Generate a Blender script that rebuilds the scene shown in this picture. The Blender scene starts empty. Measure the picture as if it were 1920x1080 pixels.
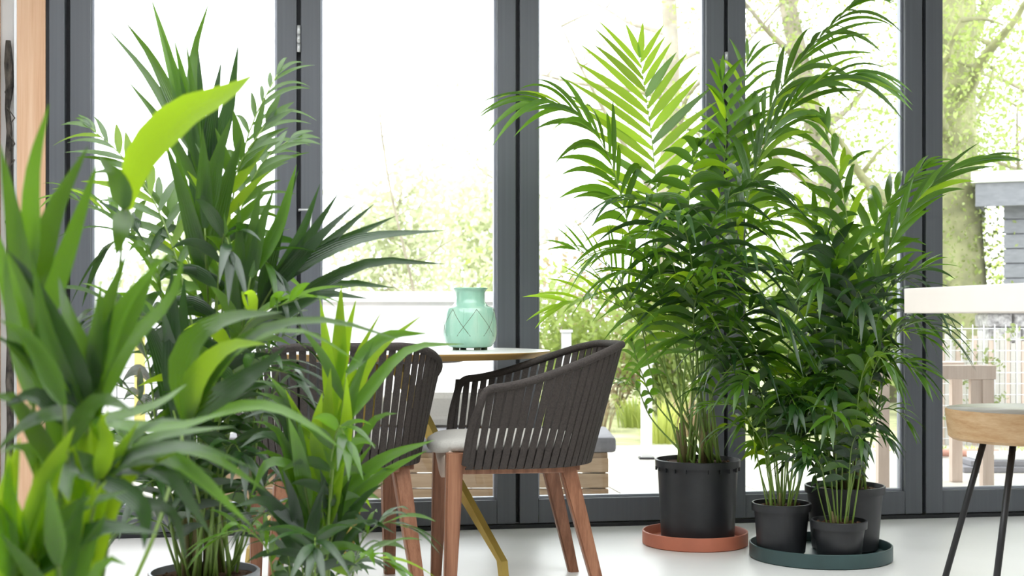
import bpy, bmesh, math, random
from mathutils import Vector, Matrix
random.seed(7)
SC = bpy.context.scene
COL = SC.collection
PI = math.pi

# ------------------------------------------------------------------ camera
FPX, HCAM, HOR = 2450.0, 0.853, 600.0
cam_d = bpy.data.cameras.new('camera'); cam = bpy.data.objects.new('camera', cam_d); COL.objects.link(cam)
cam.location = (0, 0, HCAM); cam.rotation_euler = (PI/2, 0, 0)
cam_d.sensor_width = 36.0; cam_d.lens = 36.0*FPX/1920.0
cam_d.shift_y = (HOR-540.0)/1920.0
cam_d.clip_end = 300
cam_d.dof.use_dof = True; cam_d.dof.focus_distance = 4.35; cam_d.dof.aperture_fstop = 5.6
SC.camera = cam
# ------------------------------------------------------------------ world: plain overcast sky
w = bpy.data.worlds.new('overcast_sky'); SC.world = w; w.use_nodes = True
bg = w.node_tree.nodes['Background']
bg.inputs['Color'].default_value = (0.95, 0.98, 1.0, 1); bg.inputs['Strength'].default_value = 1.0
vs = SC.view_settings
vs.view_transform = 'Standard'; vs.look = 'None'; vs.gamma = 1.0; vs.use_curve_mapping = False
vs.exposure = 2.3

def P(x, y, D):
    return Vector(((x-960.0)/FPX*D, D, HCAM-(y-HOR)/FPX*D))

# ------------------------------------------------------------------ materials
def nodes(name):
    m = bpy.data.materials.new(name); m.use_nodes = True
    nt = m.node_tree; b = nt.nodes['Principled BSDF']
    return m, nt, b
def ramp(nt, fac, stops):
    r = nt.nodes.new('ShaderNodeValToRGB'); e = r.color_ramp.elements
    e[0].position, e[0].color = stops[0][0], (*stops[0][1], 1)
    e[1].position, e[1].color = stops[-1][0], (*stops[-1][1], 1)
    for p, c in stops[1:-1]:
        n = e.new(p); n.color = (*c, 1)
    nt.links.new(fac, r.inputs[0]); return r
def noise(nt, scale=(1, 1, 1), s=5.0, detail=4.0, rough=.55, coord='Object'):
    tc = nt.nodes.new('ShaderNodeTexCoord'); mp = nt.nodes.new('ShaderNodeMapping')
    mp.inputs['Scale'].default_value = scale
    nt.links.new(tc.outputs[coord], mp.inputs[0])
    n = nt.nodes.new('ShaderNodeTexNoise'); n.inputs['Scale'].default_value = s
    n.inputs['Detail'].default_value = detail; n.inputs['Roughness'].default_value = rough
    nt.links.new(mp.outputs[0], n.inputs['Vector']); return n
def bump(nt, b, src, strength=.2, dist=.01):
    bp = nt.nodes.new('ShaderNodeBump'); bp.inputs['Strength'].default_value = strength
    bp.inputs['Distance'].default_value = dist
    nt.links.new(src, bp.inputs['Height']); nt.links.new(bp.outputs[0], b.inputs['Normal'])
def plain(name, c, rough=.5, metal=0.0, var=.12, s=8.0, bmp=0.0, scale=(1, 1, 1), spec=.5):
    m, nt, b = nodes(name)
    n = noise(nt, scale, s)
    lo = tuple(max(0, v*(1-var)) for v in c); hi = tuple(min(1, v*(1+var)) for v in c)
    r = ramp(nt, n.outputs['Fac'], [(.3, lo), (.7, hi)])
    nt.links.new(r.outputs[0], b.inputs['Base Color'])
    b.inputs['Roughness'].default_value = rough; b.inputs['Metallic'].default_value = metal
    b.inputs['Specular IOR Level'].default_value = spec
    if bmp: bump(nt, b, n.outputs['Fac'], bmp)
    return m
def wood(name, dark, mid, light, grain=(14, 14, .8), s=4.0, rough=.5, random_obj=.25):
    m, nt, b = nodes(name)
    n = noise(nt, grain, s, 6, .6)
    n2 = noise(nt, tuple(g*5 for g in grain[:2])+(grain[2]*1.5,) if grain[2] < grain[0] else tuple(g*4 for g in grain), s*1.6, 3)
    mx = nt.nodes.new('ShaderNodeMath'); mx.operation = 'MULTIPLY_ADD'
    nt.links.new(n2.outputs['Fac'], mx.inputs[0]); mx.inputs[1].default_value = .35
    nt.links.new(n.outputs['Fac'], mx.inputs[2])
    oi = nt.nodes.new('ShaderNodeObjectInfo')
    m2 = nt.nodes.new('ShaderNodeMath'); m2.operation = 'MULTIPLY_ADD'
    nt.links.new(oi.outputs['Random'], m2.inputs[0]); m2.inputs[1].default_value = random_obj*.4
    nt.links.new(mx.outputs[0], m2.inputs[2])
    r = ramp(nt, m2.outputs[0], [(.35, dark), (.62, mid), (.95, light)])
    nt.links.new(r.outputs[0], b.inputs['Base Color']); b.inputs['Roughness'].default_value = rough
    bump(nt, b, mx.outputs[0], .12, .004)
    return m
def leaf_material(name, top_lo, top_hi, trans, tfac=.45, rough=.33):
    m, nt, b = nodes(name)
    oi = nt.nodes.new('ShaderNodeObjectInfo')
    n = noise(nt, (1, 1, 1), 6.0, 3)
    ad = nt.nodes.new('ShaderNodeMath'); ad.operation = 'MULTIPLY_ADD'
    nt.links.new(n.outputs['Fac'], ad.inputs[0]); ad.inputs[1].default_value = .5
    mo = nt.nodes.new('ShaderNodeMath'); mo.operation = 'MULTIPLY'; mo.inputs[1].default_value = .75
    nt.links.new(oi.outputs['Random'], mo.inputs[0]); nt.links.new(mo.outputs[0], ad.inputs[2])
    r = ramp(nt, ad.outputs[0], [(.15, top_lo), (1.0, top_hi)])
    # pleats along the blade
    tc = nt.nodes.new('ShaderNodeTexCoord'); sp = nt.nodes.new('ShaderNodeSeparateXYZ')
    nt.links.new(tc.outputs['UV'], sp.inputs[0])
    sn = nt.nodes.new('ShaderNodeMath'); sn.operation = 'MULTIPLY'; sn.inputs[1].default_value = 44.0
    nt.links.new(sp.outputs[0], sn.inputs[0])
    sn2 = nt.nodes.new('ShaderNodeMath'); sn2.operation = 'SINE'; nt.links.new(sn.outputs[0], sn2.inputs[0])
    bp = nt.nodes.new('ShaderNodeBump'); bp.inputs['Strength'].default_value = .25; bp.inputs['Distance'].default_value = .0012
    nt.links.new(sn2.outputs[0], bp.inputs['Height']); nt.links.new(bp.outputs[0], b.inputs['Normal'])
    nt.links.new(r.outputs[0], b.inputs['Base Color'])
    b.inputs['Roughness'].default_value = rough; b.inputs['Specular IOR Level'].default_value = .9
    tr = nt.nodes.new('ShaderNodeBsdfTranslucent')
    r2 = ramp(nt, ad.outputs[0], [(.15, tuple(v*.55 for v in trans)), (1.0, trans)])
    nt.links.new(r2.outputs[0], tr.inputs[0])
    mix = nt.nodes.new('ShaderNodeMixShader'); mix.inputs[0].default_value = tfac
    nt.links.new(b.outputs[0], mix.inputs[1]); nt.links.new(tr.outputs[0], mix.inputs[2])
    nt.links.new(mix.outputs[0], nt.nodes['Material Output'].inputs[0])
    return m

M = {}
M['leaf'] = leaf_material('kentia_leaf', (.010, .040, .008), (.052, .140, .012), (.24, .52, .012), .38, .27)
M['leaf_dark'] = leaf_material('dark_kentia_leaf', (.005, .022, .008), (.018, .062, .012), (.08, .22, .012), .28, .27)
M['leaf_bright'] = leaf_material('backlit_kentia_leaf', (.05, .14, .010), (.12, .27, .014), (.52, .80, .02), .66, .42)  # brighter leaf copy with back-light put into its colour
M['stalk'] = plain('palm_stalk_green', (.17, .27, .045), .45, 0, .35, 9, 0, (1, 1, .3))
M['sheath'] = wood('palm_sheath', (.06, .06, .02), (.17, .14, .05), (.28, .22, .11), (20, 20, 1.5), 4, .7)
M['pot'] = plain('black_plastic', (.022, .023, .026), .42, 0, .15, 20)
M['soil'] = plain('potting_soil', (.085, .042, .022), .95, 0, .65, 60, .9)
M['frame'] = plain('anthracite_aluminium', (.098, .106, .120), .42, 0, .08, 3, 0, (30, 30, .3))
M['gasket'] = plain('black_rubber_and_shadow', (.008, .009, .012), .6)
M['bead'] = plain('lit_reveal_and_pot_grey', (.33, .35, .40), .35, .3, .08)
M['steel'] = plain('brushed_steel', (.62, .63, .64), .35, .6, .06)
M['terracotta'] = plain('terracotta_tray', (.52, .165, .095), .55, 0, .12, 6)
M['green_tray'] = plain('dark_green_tray', (.035, .072, .072), .4, 0, .2, 6)
M['strap'] = plain('brown_rope_weave', (.034, .026, .022), .75, 0, .3, 160, .35)
M['teak'] = wood('red_teak', (.10, .036, .016), (.20, .078, .036), (.33, .15, .08), (20, 20, 1.1), 3.0, .45)
M['cushion'] = plain('off_white_fabric', (.50, .48, .44), .85, 0, .06, 120, .2)
M['sling'] = plain('beige_fabric', (.50, .40, .33), .8, 0, .08, 90, .15)
M['brass'] = plain('mustard_metal', (.46, .33, .075), .42, .35, .12, 5)
M['tabletop'] = plain('white_tabletop', (.80, .79, .76), .35, 0, .03, 6)
M['tableedge'] = plain('honey_edge', (.52, .32, .10), .5, 0, .1, 9)
M['plate'] = plain('grey_underplate', (.17, .17, .18), .5)
M['stoolwood'] = wood('pale_oak', (.30, .17, .07), (.46, .28, .13), (.60, .42, .24), (3, 3, 16), 3.2, .5)
M['stool_sheen'] = plain('stool_top_reflection', (.42, .40, .36), .3, 0, .12, 12)
M['iron'] = plain('black_iron', (.012, .012, .014), .45)
M['counter'] = plain('cream_worktop', (.80, .74, .67), .5, 0, .04, 5)
M['fir'] = wood('fir_timber', (.55, .30, .17), (.68, .42, .26), (.78, .55, .38), (16, 16, .7), 2.2, .6, .1)
M['white'] = plain('white_paint', (.75, .75, .74), .6, 0, .04, 4)
M['bark'] = plain('dark_bark', (.07, .06, .05), .9, 0, .8, 50, .8, (1, 1, .4))
# outdoors
M['paving'] = plain('pale_paving', (.46, .43, .38), .35, 0, .2, 3)
M['earth'] = plain('garden_ground', (.33, .34, .17), .95, 0, .5, 2.5, .3)
M['grass'] = plain('garden_grass', (.25, .36, .09), .8, 0, .45, 7)
M['trunk'] = plain('ivy_trunk', (.25, .25, .13), .95, 0, .35, 6, .5)
M['branch'] = plain('pale_branch', (.32, .28, .22), .95, 0, .25, 6)
M['shedboard'] = wood('grey_shed_board', (.10, .105, .12), (.15, .155, .175), (.20, .205, .225), (1.2, 12, 14), 2.5, .7)
M['garden_wood'] = wood('weathered_plank', (.20, .13, .08), (.33, .22, .13), (.46, .33, .21), (1, 14, 14), 2.5, .7)
M['pale_wood'] = wood('pale_beige_wood', (.40, .30, .24), (.50, .39, .32), (.58, .47, .40), (12, 12, 1.2), 2.5, .6)
M['grey_cushion'] = plain('grey_outdoor_fabric', (.20, .195, .21), .9, 0, .08, 60)
M['block'] = plain('white_block', (.60, .60, .61), .8, 0, .06, 7)
M['yellow'] = plain('yellow_post', (.55, .47, .13), .6)
M['stone'] = plain('rough_grey_stone', (.34, .33, .33), .95, 0, .6, 26, .9)
M['wire'] = plain('galvanised_wire', (.62, .63, .64), .5, .3, .05)
M['pipe'] = plain('clay_pipe', (.45, .22, .16), .7)
def outdoor_leaf(name, c1, c2, t=.45):
    return leaf_material(name, c1, c2, tuple(min(1, v*1.3) for v in c2), t, .5)
M['spring'] = outdoor_leaf('washed_spring_foliage', (.20, .27, .06), (.37, .45, .12))  # light yellow-green, with overexposure put into the leaf colour
M['pale'] = outdoor_leaf('hazed_far_foliage', (.38, .41, .26), (.52, .55, .36))  # haze over the far trees put into the pale leaf colour
M['ivy'] = outdoor_leaf('ivy_foliage', (.15, .20, .05), (.28, .34, .10))
M['tuft'] = outdoor_leaf('garden_tuft', (.24, .34, .06), (.46, .50, .12))
M['russet'] = outdoor_leaf('russet_shrub', (.22, .16, .09), (.36, .27, .16))
def glass_mat():
    m, nt, b = nodes('window_glass'); nt.nodes.remove(b)
    t = nt.nodes.new('ShaderNodeBsdfTransparent'); t.inputs[0].default_value = (.97, .98, .98, 1)
    g = nt.nodes.new('ShaderNodeBsdfGlossy'); g.inputs['Roughness'].default_value = .02
    n = noise(nt, (1, 1, 1), 1.5, 1); rr = ramp(nt, n.outputs['Fac'], [(0, (.96, .97, .97)), (1, (1, 1, 1))])
    nt.links.new(rr.outputs[0], g.inputs[0])
    f = nt.nodes.new('ShaderNodeFresnel'); f.inputs[0].default_value = 1.35
    mix = nt.nodes.new('ShaderNodeMixShader')
    nt.links.new(f.outputs[0], mix.inputs[0]); nt.links.new(t.outputs[0], mix.inputs[1]); nt.links.new(g.outputs[0], mix.inputs[2])
    nt.links.new(mix.outputs[0], nt.nodes['Material Output'].inputs[0])
    return m
M['glass'] = glass_mat()
def floor_mat():
    m, nt, b = nodes('polished_concrete')
    n = noise(nt, (1, 1, 1), 1.3, 6, .6)
    r = ramp(nt, n.outputs['Fac'], [(.3, (.73, .72, .70)), (.7, (.79, .78, .765))])
    nt.links.new(r.outputs[0], b.inputs['Base Color'])
    n2 = noise(nt, (1, 1, 1), 4.0, 4)
    r2 = ramp(nt, n2.outputs['Fac'], [(.3, (.34,)*3), (.7, (.40,)*3)])
    nt.links.new(r2.outputs[0], b.inputs['Roughness'])
    return m
M['floor'] = floor_mat()

# ------------------------------------------------------------------ object helpers
def link(name, me, mat=None, parent=None, smooth=False):
    o = bpy.data.objects.new(name, me); COL.objects.link(o)
    if mat is not None and not me.materials: me.materials.append(M[mat] if isinstance(mat, str) else mat)
    if parent is not None: o.parent = parent
    if smooth: me.polygons.foreach_set('use_smooth', [True]*len(me.polygons))
    return o
def pydata(name, v, f):
    me = bpy.data.meshes.new(name); me.from_pydata([tuple(a) for a in v], [], f); me.update(); return me
def bmobj(name, bm, mat, parent=None, smooth=False):
    me = bpy.data.meshes.new(name); bm.normal_update(); bm.to_mesh(me); bm.free()
    return link(name, me, mat, parent, smooth)
def tag(o, label=None, cat=None, group=None, kind=None):
    if label: o['label'] = label
    if cat: o['category'] = cat
    if group: o['group'] = group
    if kind: o['kind'] = kind
    return o
def thing(name, label, cat, loc=(0, 0, 0), rz=0, group=None):
    o = bpy.data.objects.new(name, None); COL.objects.link(o); o.empty_display_size = .1
    o.location = loc; o.rotation_euler = (0, 0, rz)
    return tag(o, label, cat, group)
def struct(o):
    o['kind'] = 'structure'; return o
def box_bm(x0, x1, y0, y1, z0, z1, bev=0.0, xf=None):
    bm = bmesh.new()
    vs_ = [bm.verts.new(c) for c in ((x0, y0, z0), (x1, y0, z0), (x1, y1, z0), (x0, y1, z0), (x0, y0, z1), (x1, y0, z1), (x1, y1, z1), (x0, y1, z1))]
    for q in ((0, 3, 2, 1), (4, 5, 6, 7), (0, 1, 5, 4), (1, 2, 6, 5), (2, 3, 7, 6), (3, 0, 4, 7)):
        bm.faces.new([vs_[i] for i in q])
    if bev: bmesh.ops.bevel(bm, geom=bm.edges[:], offset=bev, segments=2, profile=.6, affect='EDGES')
    if xf is not None:
        for v in bm.verts: v.co = xf(v.co)
        bmesh.ops.recalc_face_normals(bm, faces=bm.faces[:])
    return bm
def catmull(pts, n):
    pts = [Vector(p) for p in pts]
    if len(pts) == 2: return [pts[0].lerp(pts[1], i/n) for i in range(n+1)]
    ext = [pts[0]*2-pts[1]]+pts+[pts[-1]*2-pts[-2]]
    dense = []
    for i in range(1, len(ext)-2):
        a, b, c, d = ext[i-1:i+3]
        for k in range(16):
            t = k/16
            dense.append(.5*((2*b)+(c-a)*t+(2*a-5*b+4*c-d)*t*t+(3*b-a-3*c+d)*t**3))
    dense.append(pts[-1])
    return resample(dense, n)
def resample(p, n):
    L = [0]
    for i in range(1, len(p)): L.append(L[-1]+(p[i]-p[i-1]).length)
    out = []; j = 0
    for i in range(n+1):
        s = L[-1]*i/n
        while j < len(p)-2 and L[j+1] < s: j += 1
        d = L[j+1]-L[j]
        out.append(p[j].lerp(p[j+1], (s-L[j])/d if d > 1e-9 else 0))
    return out
def tangent(p, i):
    a = p[max(0, i-1)]; b = p[min(len(p)-1, i+1)]
    d = b-a
    return d.normalized() if d.length > 1e-9 else Vector((0, 0, 1))
def tube_geo(p, r, seg=6, sq=None):
    """verts/faces of a tube along p; r: number, list or function of 0..1"""
    V, F = [], []
    n = len(p)
    N = None
    for i in range(n):
        T = tangent(p, i)
        if N is None:
            h = Vector((1, 0, 0)) if abs(T.x) < .8 else Vector((0, 1, 0))
            N = (h-T*h.dot(T)).normalized()
        else:
            N = (N-T*N.dot(T)).normalized()
        B = T.cross(N)
        rr = r(i/(n-1)) if callable(r) else (r[i] if isinstance(r, (list, tuple)) else r)
        for k in range(seg):
            a = 2*PI*(k+.5)/seg
            V.append(p[i]+N*(math.cos(a)*rr)+B*(math.sin(a)*rr))
    for i in range(n-1):
        for k in range(seg):
            k2 = (k+1) % seg
            F.append((i*seg+k, i*seg+k2, (i+1)*seg+k2, (i+1)*seg+k))
    F.append(tuple(range(seg-1, -1, -1))); F.append(tuple((n-1)*seg+k for k in range(seg)))
    return V, F
def tube(name, p, r, mat, parent=None, seg=8, off=None):
    V, F = tube_geo(p, r, seg)
    if off is not None: V = [v-off for v in V]
    return link(name, pydata(name, V, F), mat, parent, True)
def lathe_geo(prof, seg=40):
    V, F = [], []
    for (r, z) in prof:
        for k in range(seg):
            a = 2*PI*k/seg; V.append((r*math.cos(a), r*math.sin(a), z))
    for i in range(len(prof)-1):
        for k in range(seg):
            k2 = (k+1) % seg
            F.append((i*seg+k, i*seg+k2, (i+1)*seg+k2, (i+1)*seg+k))
    return V, F
def lathe(name, prof, mat, parent=None, seg=40, cap0=True, cap1=True, smooth=True):
    V, F = lathe_geo(prof, seg)
    if cap0: F.append(tuple(range(seg-1, -1, -1)))
    n = len(prof)-1
    if cap1: F.append(tuple(n*seg+k for k in range(seg)))
    o = link(name, pydata(name, V, F), mat, parent, smooth)
    return o
def autosmooth(o, deg=35):
    me = o.data
    me.polygons.foreach_set('use_smooth', [True]*len(me.polygons))
    me.set_sharp_from_angle(angle=math.radians(deg))

# ------------------------------------------------------------------ room shell
A0 = Vector((-1.724, 5.07, 0)); PW = .8847
U = Vector((.874, .137, 0)).normalized(); Vn = Vector((-U.y, U.x, 0))
def W(c): return A0+U*c[0]+Vn*c[1]+Vector((0, 0, c[2]))
TOP = 2.46
# floor: interior slab that ends at the window wall
fl = pydata('floor', [(-3.2, -3.0, 0), (4.2, -3.0, 0), W((6.2, .10, 0)), W((-1.4, .10, 0)),
                      (-3.2, -3.0, -.15), (4.2, -3.0, -.15), W((6.2, .10, -.15)), W((-1.4, .10, -.15))],
            [(0, 1, 2, 3), (7, 6, 5, 4), (0, 4, 5, 1), (1, 5, 6, 2), (2, 6, 7, 3), (3, 7, 4, 0)])
struct(link('floor', fl, 'floor'))
cl = struct(thing('ceiling', None, None, (0, 0, 2.62)))
bmobj('ceiling_panel', box_bm(-3.2, 4.2, 3.9, 6.6, 0, .13), 'white', cl)
bmobj('ceiling_panel', box_bm(-3.2, 4.2, -3.1, .6, 0, .13), 'white', cl)
bmobj('ceiling_panel', box_bm(-3.2, -2.2, .6, 3.9, 0, .13), 'white', cl)
bmobj('ceiling_panel', box_bm(2.2, 4.2, .6, 3.9, 0, .13), 'white', cl)
for i in range(4): bmobj('added_rooflight_bar', box_bm(-2.2+i*1.1-.03+.55, -2.2+i*1.1+.03+.55, .6, 3.9, .02, .10), 'frame', cl)  # ceiling opening and bars are unseen, added for light from overhead
struct(bmobj('wall_right', box_bm(4.2, 4.35, -3.1, 6.3, 0, 2.62), 'white'))  # unseen side and back walls, added to cut the fill light
struct(bmobj('wall_side', box_bm(-3.35, -3.2, -3.1, 4.6, 0, 2.62), 'white'))
struct(bmobj('wall_back', box_bm(-3.2, 4.2, -3.15, -3.0, 0, 2.62), 'white'))
struct(bmobj('trim_1', box_bm(-.12, 6.2, -.03, .10, TOP+.01, 2.62, 0, W), 'frame'))      # head of the door frame
# threshold rail
struct(bmobj('trim_2', box_bm(-.07, 6.2, -.005, .09, .0005, .016, .002, W), 'gasket'))
# jamb
struct(bmobj('trim_3', box_bm(-.066, -.008, -.02, .08, .016, TOP+.01, .003, W), 'frame'))
struct(bmobj('trim_shadow_line', box_bm(-.078, -.067, -.012, .08, .016, TOP+.01, 0, W), 'gasket'))  # black strip standing in for the shadow line beside the jamb
ST, G = .078, .008
for k in range(6):
    u0, u1 = k*PW+G, (k+1)*PW-G
    root = bpy.data.objects.new('door_%d' % (k+1), None); COL.objects.link(root); struct(root)
    root.location = W((u0, 0, .02)); off = root.location.copy()
    def L(c, off=off): return W(c)-off
    bmobj('stile', box_bm(u0, u0+ST, 0, .07, .02, TOP, .004, L), 'frame', root)
    bmobj('stile', box_bm(u1-ST, u1, 0, .07, .02, TOP, .004, L), 'frame', root)
    bmobj('bottom_rail', box_bm(u0+ST, u1-ST, .002, .068, .02, .118, .003, L), 'frame', root)
    bmobj('top_rail', box_bm(u0+ST, u1-ST, .002, .068, TOP-.1, TOP, .003, L), 'frame', root)
    b = .009
    for (a, c, z0, z1) in ((u0+ST, u0+ST+b, .118, TOP-.1), (u1-ST-b, u1-ST, .118, TOP-.1), (u0+ST+b, u1-ST-b, .118, .118+b), (u0+ST+b, u1-ST-b, TOP-.1-b, TOP-.1)):
        bmobj('lit_reveal_bead', box_bm(a, c, .030, .062, z0, z1, 0, L), 'bead', root)  # lighter strip, grazing light on the frame reveal put into its colour
    bmobj('pane', box_bm(u0+ST+b*.5, u1-ST-b*.5, .044, .050, .118+b*.5, TOP-.1-b*.5, 0, L), 'glass', root)
    # shadow gap gasket between leaves
    bmobj('gasket', box_bm(u1, u1+2*G, .03, .055, .02, TOP, 0, L), 'gasket', root)
    if k == 0:
        bmobj('gasket', box_bm(u0-2*G, u0, .03, .055, .02, TOP, 0, L), 'gasket', root)
    if k in (0, 2):
        z0 = 1.92 if k == 0 else 1.87
        for j in range(3):
            lathe_o = lathe('hinge', [(.0075, z0+j*.036), (.0075, z0+j*.036+.034)], 'steel', root, 12)
            lathe_o.data.transform(Matrix.Translation(L((u1+G, -.004, 0))))
        zc = 1.235 if k == 0 else 1.205
        hx = u1+G+.003
        hp = [W(q)-off for q in ((hx, 0.02, zc-.055), (hx, -.03, zc-.055), (hx+.04, -.034, zc-.055), (hx+.045, -.034, zc-.05), (hx+.045, -.034, zc+.05), (hx+.04, -.034, zc+.055), (hx, -.03, zc+.055), (hx, .02, zc+.055))]
        tube('handle', hp, .005, 'steel', root, 8)
# timber wall at the left
ws = struct(bmobj('wall_left', box_bm(-1.3, -.285, -.01, .16, 0, 2.62, 0, W), 'fir'))
struct(bmobj('trim_5', box_bm(-.185, -.079, -.02, .14, 0, 2.62, .003, W), 'fir'))
struct(bmobj('trim_6', box_bm(-.2845, -.1855, .035, .14, 0, 2.62, .0, W), 'white'))  # white strip, the brightness of the slot put into its colour
struct(bmobj('trim_7', box_bm(-.284, -.254, -.012, .034, 0, 2.62, .003, W), 'fir'))
struct(bmobj('trim_8', box_bm(-.197, -.186, -.012, .034, 0, 2.62, .001, W), 'steel'))
# strip of dark bark standing in the slot
rb = random.Random(3)
pts = [W((-.222+rb.uniform(-.005, .005)+.008*(1-i/22), .006+rb.uniform(-.004, .004), .001+1.93*i/22)) for i in range(23)]
base = W((-.22, .006, 0))
th = thing('bark_strip', 'long dark strip of rough bark standing in the slot between the timber posts', 'bark', base)
tube('trunk_strip', pts, [.013+rb.uniform(-.004, .004) for _ in pts], 'bark', th, 7, base)
for i in range(9):
    z = .9+i*.1; q = W((-.222+.008*(1-z/1.93), .002, z))-base
    tube('twig', [q, q+Vector((rb.uniform(-.01, .03), -.012, .03)), q+Vector((rb.uniform(-.012, .034), -.015, .07))], .0025, 'bark', th, 5)

# ------------------------------------------------------------------ armchairs
def u_path(a, yf, yb, ys, n, e=2.5):
    pts = [Vector((a, yf, 0)), Vector((a, (yf+ys)/2, 0))]
    for i in range(61):
        th_ = PI*i/60
        c, s = math.cos(th_), math.sin(th_)
        x = math.copysign(abs(c)**(2/e), c)*a; y = ys-(abs(s)**(2/e))*(ys-yb)
        pts.append(Vector((x, y, 0)))
    pts += [Vector((-a, (yf+ys)/2, 0)), Vector((-a, yf, 0))]
    return resample(pts, n)
def smooth01(t): t = max(0, min(1, t)); return t*t*(3-2*t)
NST = 47
def rim_z(f): return .650+.125*smooth01(min(f, 1-f)/.40)
def make_chair(label, loc, rz):
    c = thing('rope_armchair', label, 'chair', loc, rz, None)
    bot = u_path(.258, .165, -.245, .0, NST-1)
    top = u_path(.318, .135, -.345, .0, NST-1)
    for i in range(NST):
        f = i/(NST-1)
        B = bot[i]+Vector((0, 0, .408)); Tt = top[i]+Vector((0, 0, rim_z(f)))
        Mi = B.lerp(Tt, .22)
        tn = tangent(bot, i); tn2 = tangent(top, i)
        out = Vector((-tn.y, tn.x, 0));
        if out.dot(bot[i]-Vector((0, -.03, 0))) < 0: out = -out
        V, F = [], []
        rows = [(B-out*.02, tn), (B, tn), (Mi, tn), (B.lerp(Tt, .6), tn.lerp(tn2, .6).normalized()), (Tt, tn2)]
        for j, (q, t) in enumerate(rows):
            wd = (.0108 if j < 2 else .0102)
            for sgn, o in ((-1, 0), (1, 0), (1, 1), (-1, 1)):
                nn = out if j else Vector((0, 0, -1))
                V.append(q+t*(sgn*wd)+nn*(.005*(1 if o else -.2)))
        for j in range(4):
            for k in range(4):
                F.append((j*4+k, j*4+(k+1) % 4, j*4+4+(k+1) % 4, j*4+4+k))
        F += [(3, 2, 1, 0), (16, 17, 18, 19)]
        link('strap', pydata('strap', V, F), 'strap', c)
    # rim that turns down at both arm fronts
    core = [top[i]+Vector((0, 0, rim_z(i/(NST-1)))) for i in range(NST)]
    fr = [bot[0]+Vector((0, .012, .42)), bot[0].lerp(top[0], .5)+Vector((0, .012, .53)), top[0]+Vector((0, .006, rim_z(0)-.05)), top[0]+Vector((0, -.006, rim_z(0)-.014))]
    fl_ = [bot[-1]+Vector((0, .012, .42)), bot[-1].lerp(top[-1], .5)+Vector((0, .012, .53)), top[-1]+Vector((0, .006, rim_z(0)-.05)), top[-1]+Vector((0, -.006, rim_z(0)-.014))]
    path = catmull(fr+core[1:-1]+fl_[::-1], 110)
    tube('rim', path, .0125, 'strap', c, 10)
    # wrapped seat frame band
    inn = u_path(.246, .165, -.233, .0, 60)
    V, F = [], []
    for i, q in enumerate(inn):
        V += [q+Vector((0, 0, .412)), q+Vector((0, 0, .462))]
        q2 = Vector((q.x*.93, q.y*.93, 0))
        V += [q2+Vector((0, 0, .462)), q2+Vector((0, 0, .412))]
    for i in range(60):
        for k in range(4): F.append((i*4+k, i*4+(k+1) % 4, i*4+4+(k+1) % 4, i*4+4+k))
    F += [(3, 2, 1, 0), (240, 241, 242, 243)]
    link('seat_band', pydata('seat_band', V, F), 'strap', c)
    # wooden rails under the band
    for s in (-1, 1):
        bmobj('side_rail', box_bm(s*.212-.016, s*.212+.016, -.13, .19, .388, .44, .004), 'teak', c)
    bmobj('rear_rail', box_bm(-.17, .17, -.19, -.155, .388, .44, .004), 'teak', c)
    bmobj('seat_board', box_bm(-.196, .196, -.16, .19, .43, .448, .003), 'sling', c)
    # legs, square and tapered
    for s in (-1, 1):
        for (xt, yt, xb, yb, zt) in ((.215, .205, .222, .222, .452), (.178, -.145, .222, -.245, .405)):
            p = [Vector((s*xt, yt, zt)), Vector((s*(xt+xb)/2, (yt+yb)/2, zt*.5)), Vector((s*xb, yb, 0))]
            V = []
            for q, h in zip(p, (.026, .0225, .0175)):
                for (a, b_) in ((-1, -1), (1, -1), (1, 1), (-1, 1)): V.append(q+Vector((a*h, b_*h, 0)))
            F = [(0, 1, 2, 3), (11, 10, 9, 8)]
            for j in range(2):
                for k in range(4): F.append((j*4+k, j*4+4+k, j*4+4+(k+1) % 4, j*4+(k+1) % 4))
            bm = bmesh.new(); me = pydata('leg', V, F); bm.from_mesh(me); bpy.data.meshes.remove(me)
            bmesh.ops.recalc_face_normals(bm, faces=bm.faces[:])
            bmesh.ops.bevel(bm, geom=[e for e in bm.edges if abs((e.verts[0].co-e.verts[1].co).z) > .05], offset=.005, segments=2, affect='EDGES')
            bmobj('leg', bm, 'teak', c)
    # front sling apron: sagging sheet between the front legs
    V, F = [], []
    for i in range(17):
        x = -.192+.384*i/16; sag = .075*(1-(x/.192)**2)
        for (y, z) in ((.218, .456), (.234, .442-sag*.35), (.226, .43-sag)): V.append((x, y, z))
        for (y, z) in ((.212, .43-sag), (.220, .442-sag*.35), (.205, .452)): V.append((x, y, z))
    for i in range(16):
        for k in range(6): F.append((i*6+k, i*6+(k+1) % 6, i*6+6+(k+1) % 6, i*6+6+k))
    F += [(5, 4, 3, 2, 1, 0), tuple(96+k for k in range(6))]
    link('front_apron', pydata('front_apron', V, F), 'sling', c, True)
    # cushion
    V, F = [], []; n = 48
    rings = [(.95, .4525), (.99, .458), (1.0, .470), (.985, .482), (.93, .490), (.6, .494), (.2, .494)]
    for (s, z) in rings:
        for k in range(n):
            a = 2*PI*k/n; cx, sy = math.cos(a), math.sin(a)
            x = math.copysign(abs(cx)**(2/3.6), cx)*.222; y = math.copysign(abs(sy)**(2/3.6), sy)*.238+.030
            dz = -.014*smooth01((y*s-.15)/.12)*(1-(x/.23)**2)
            V.append((x*s, .030+(y-.03)*s, z+dz))
    for i in range(len(rings)-1):
        for k in range(n): F.append((i*n+k, i*n+(k+1) % n, (i+1)*n+(k+1) % n, (i+1)*n+k))
    F += [tuple(range(n-1, -1, -1)), tuple((len(rings)-1)*n+k for k in range(n))]
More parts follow.
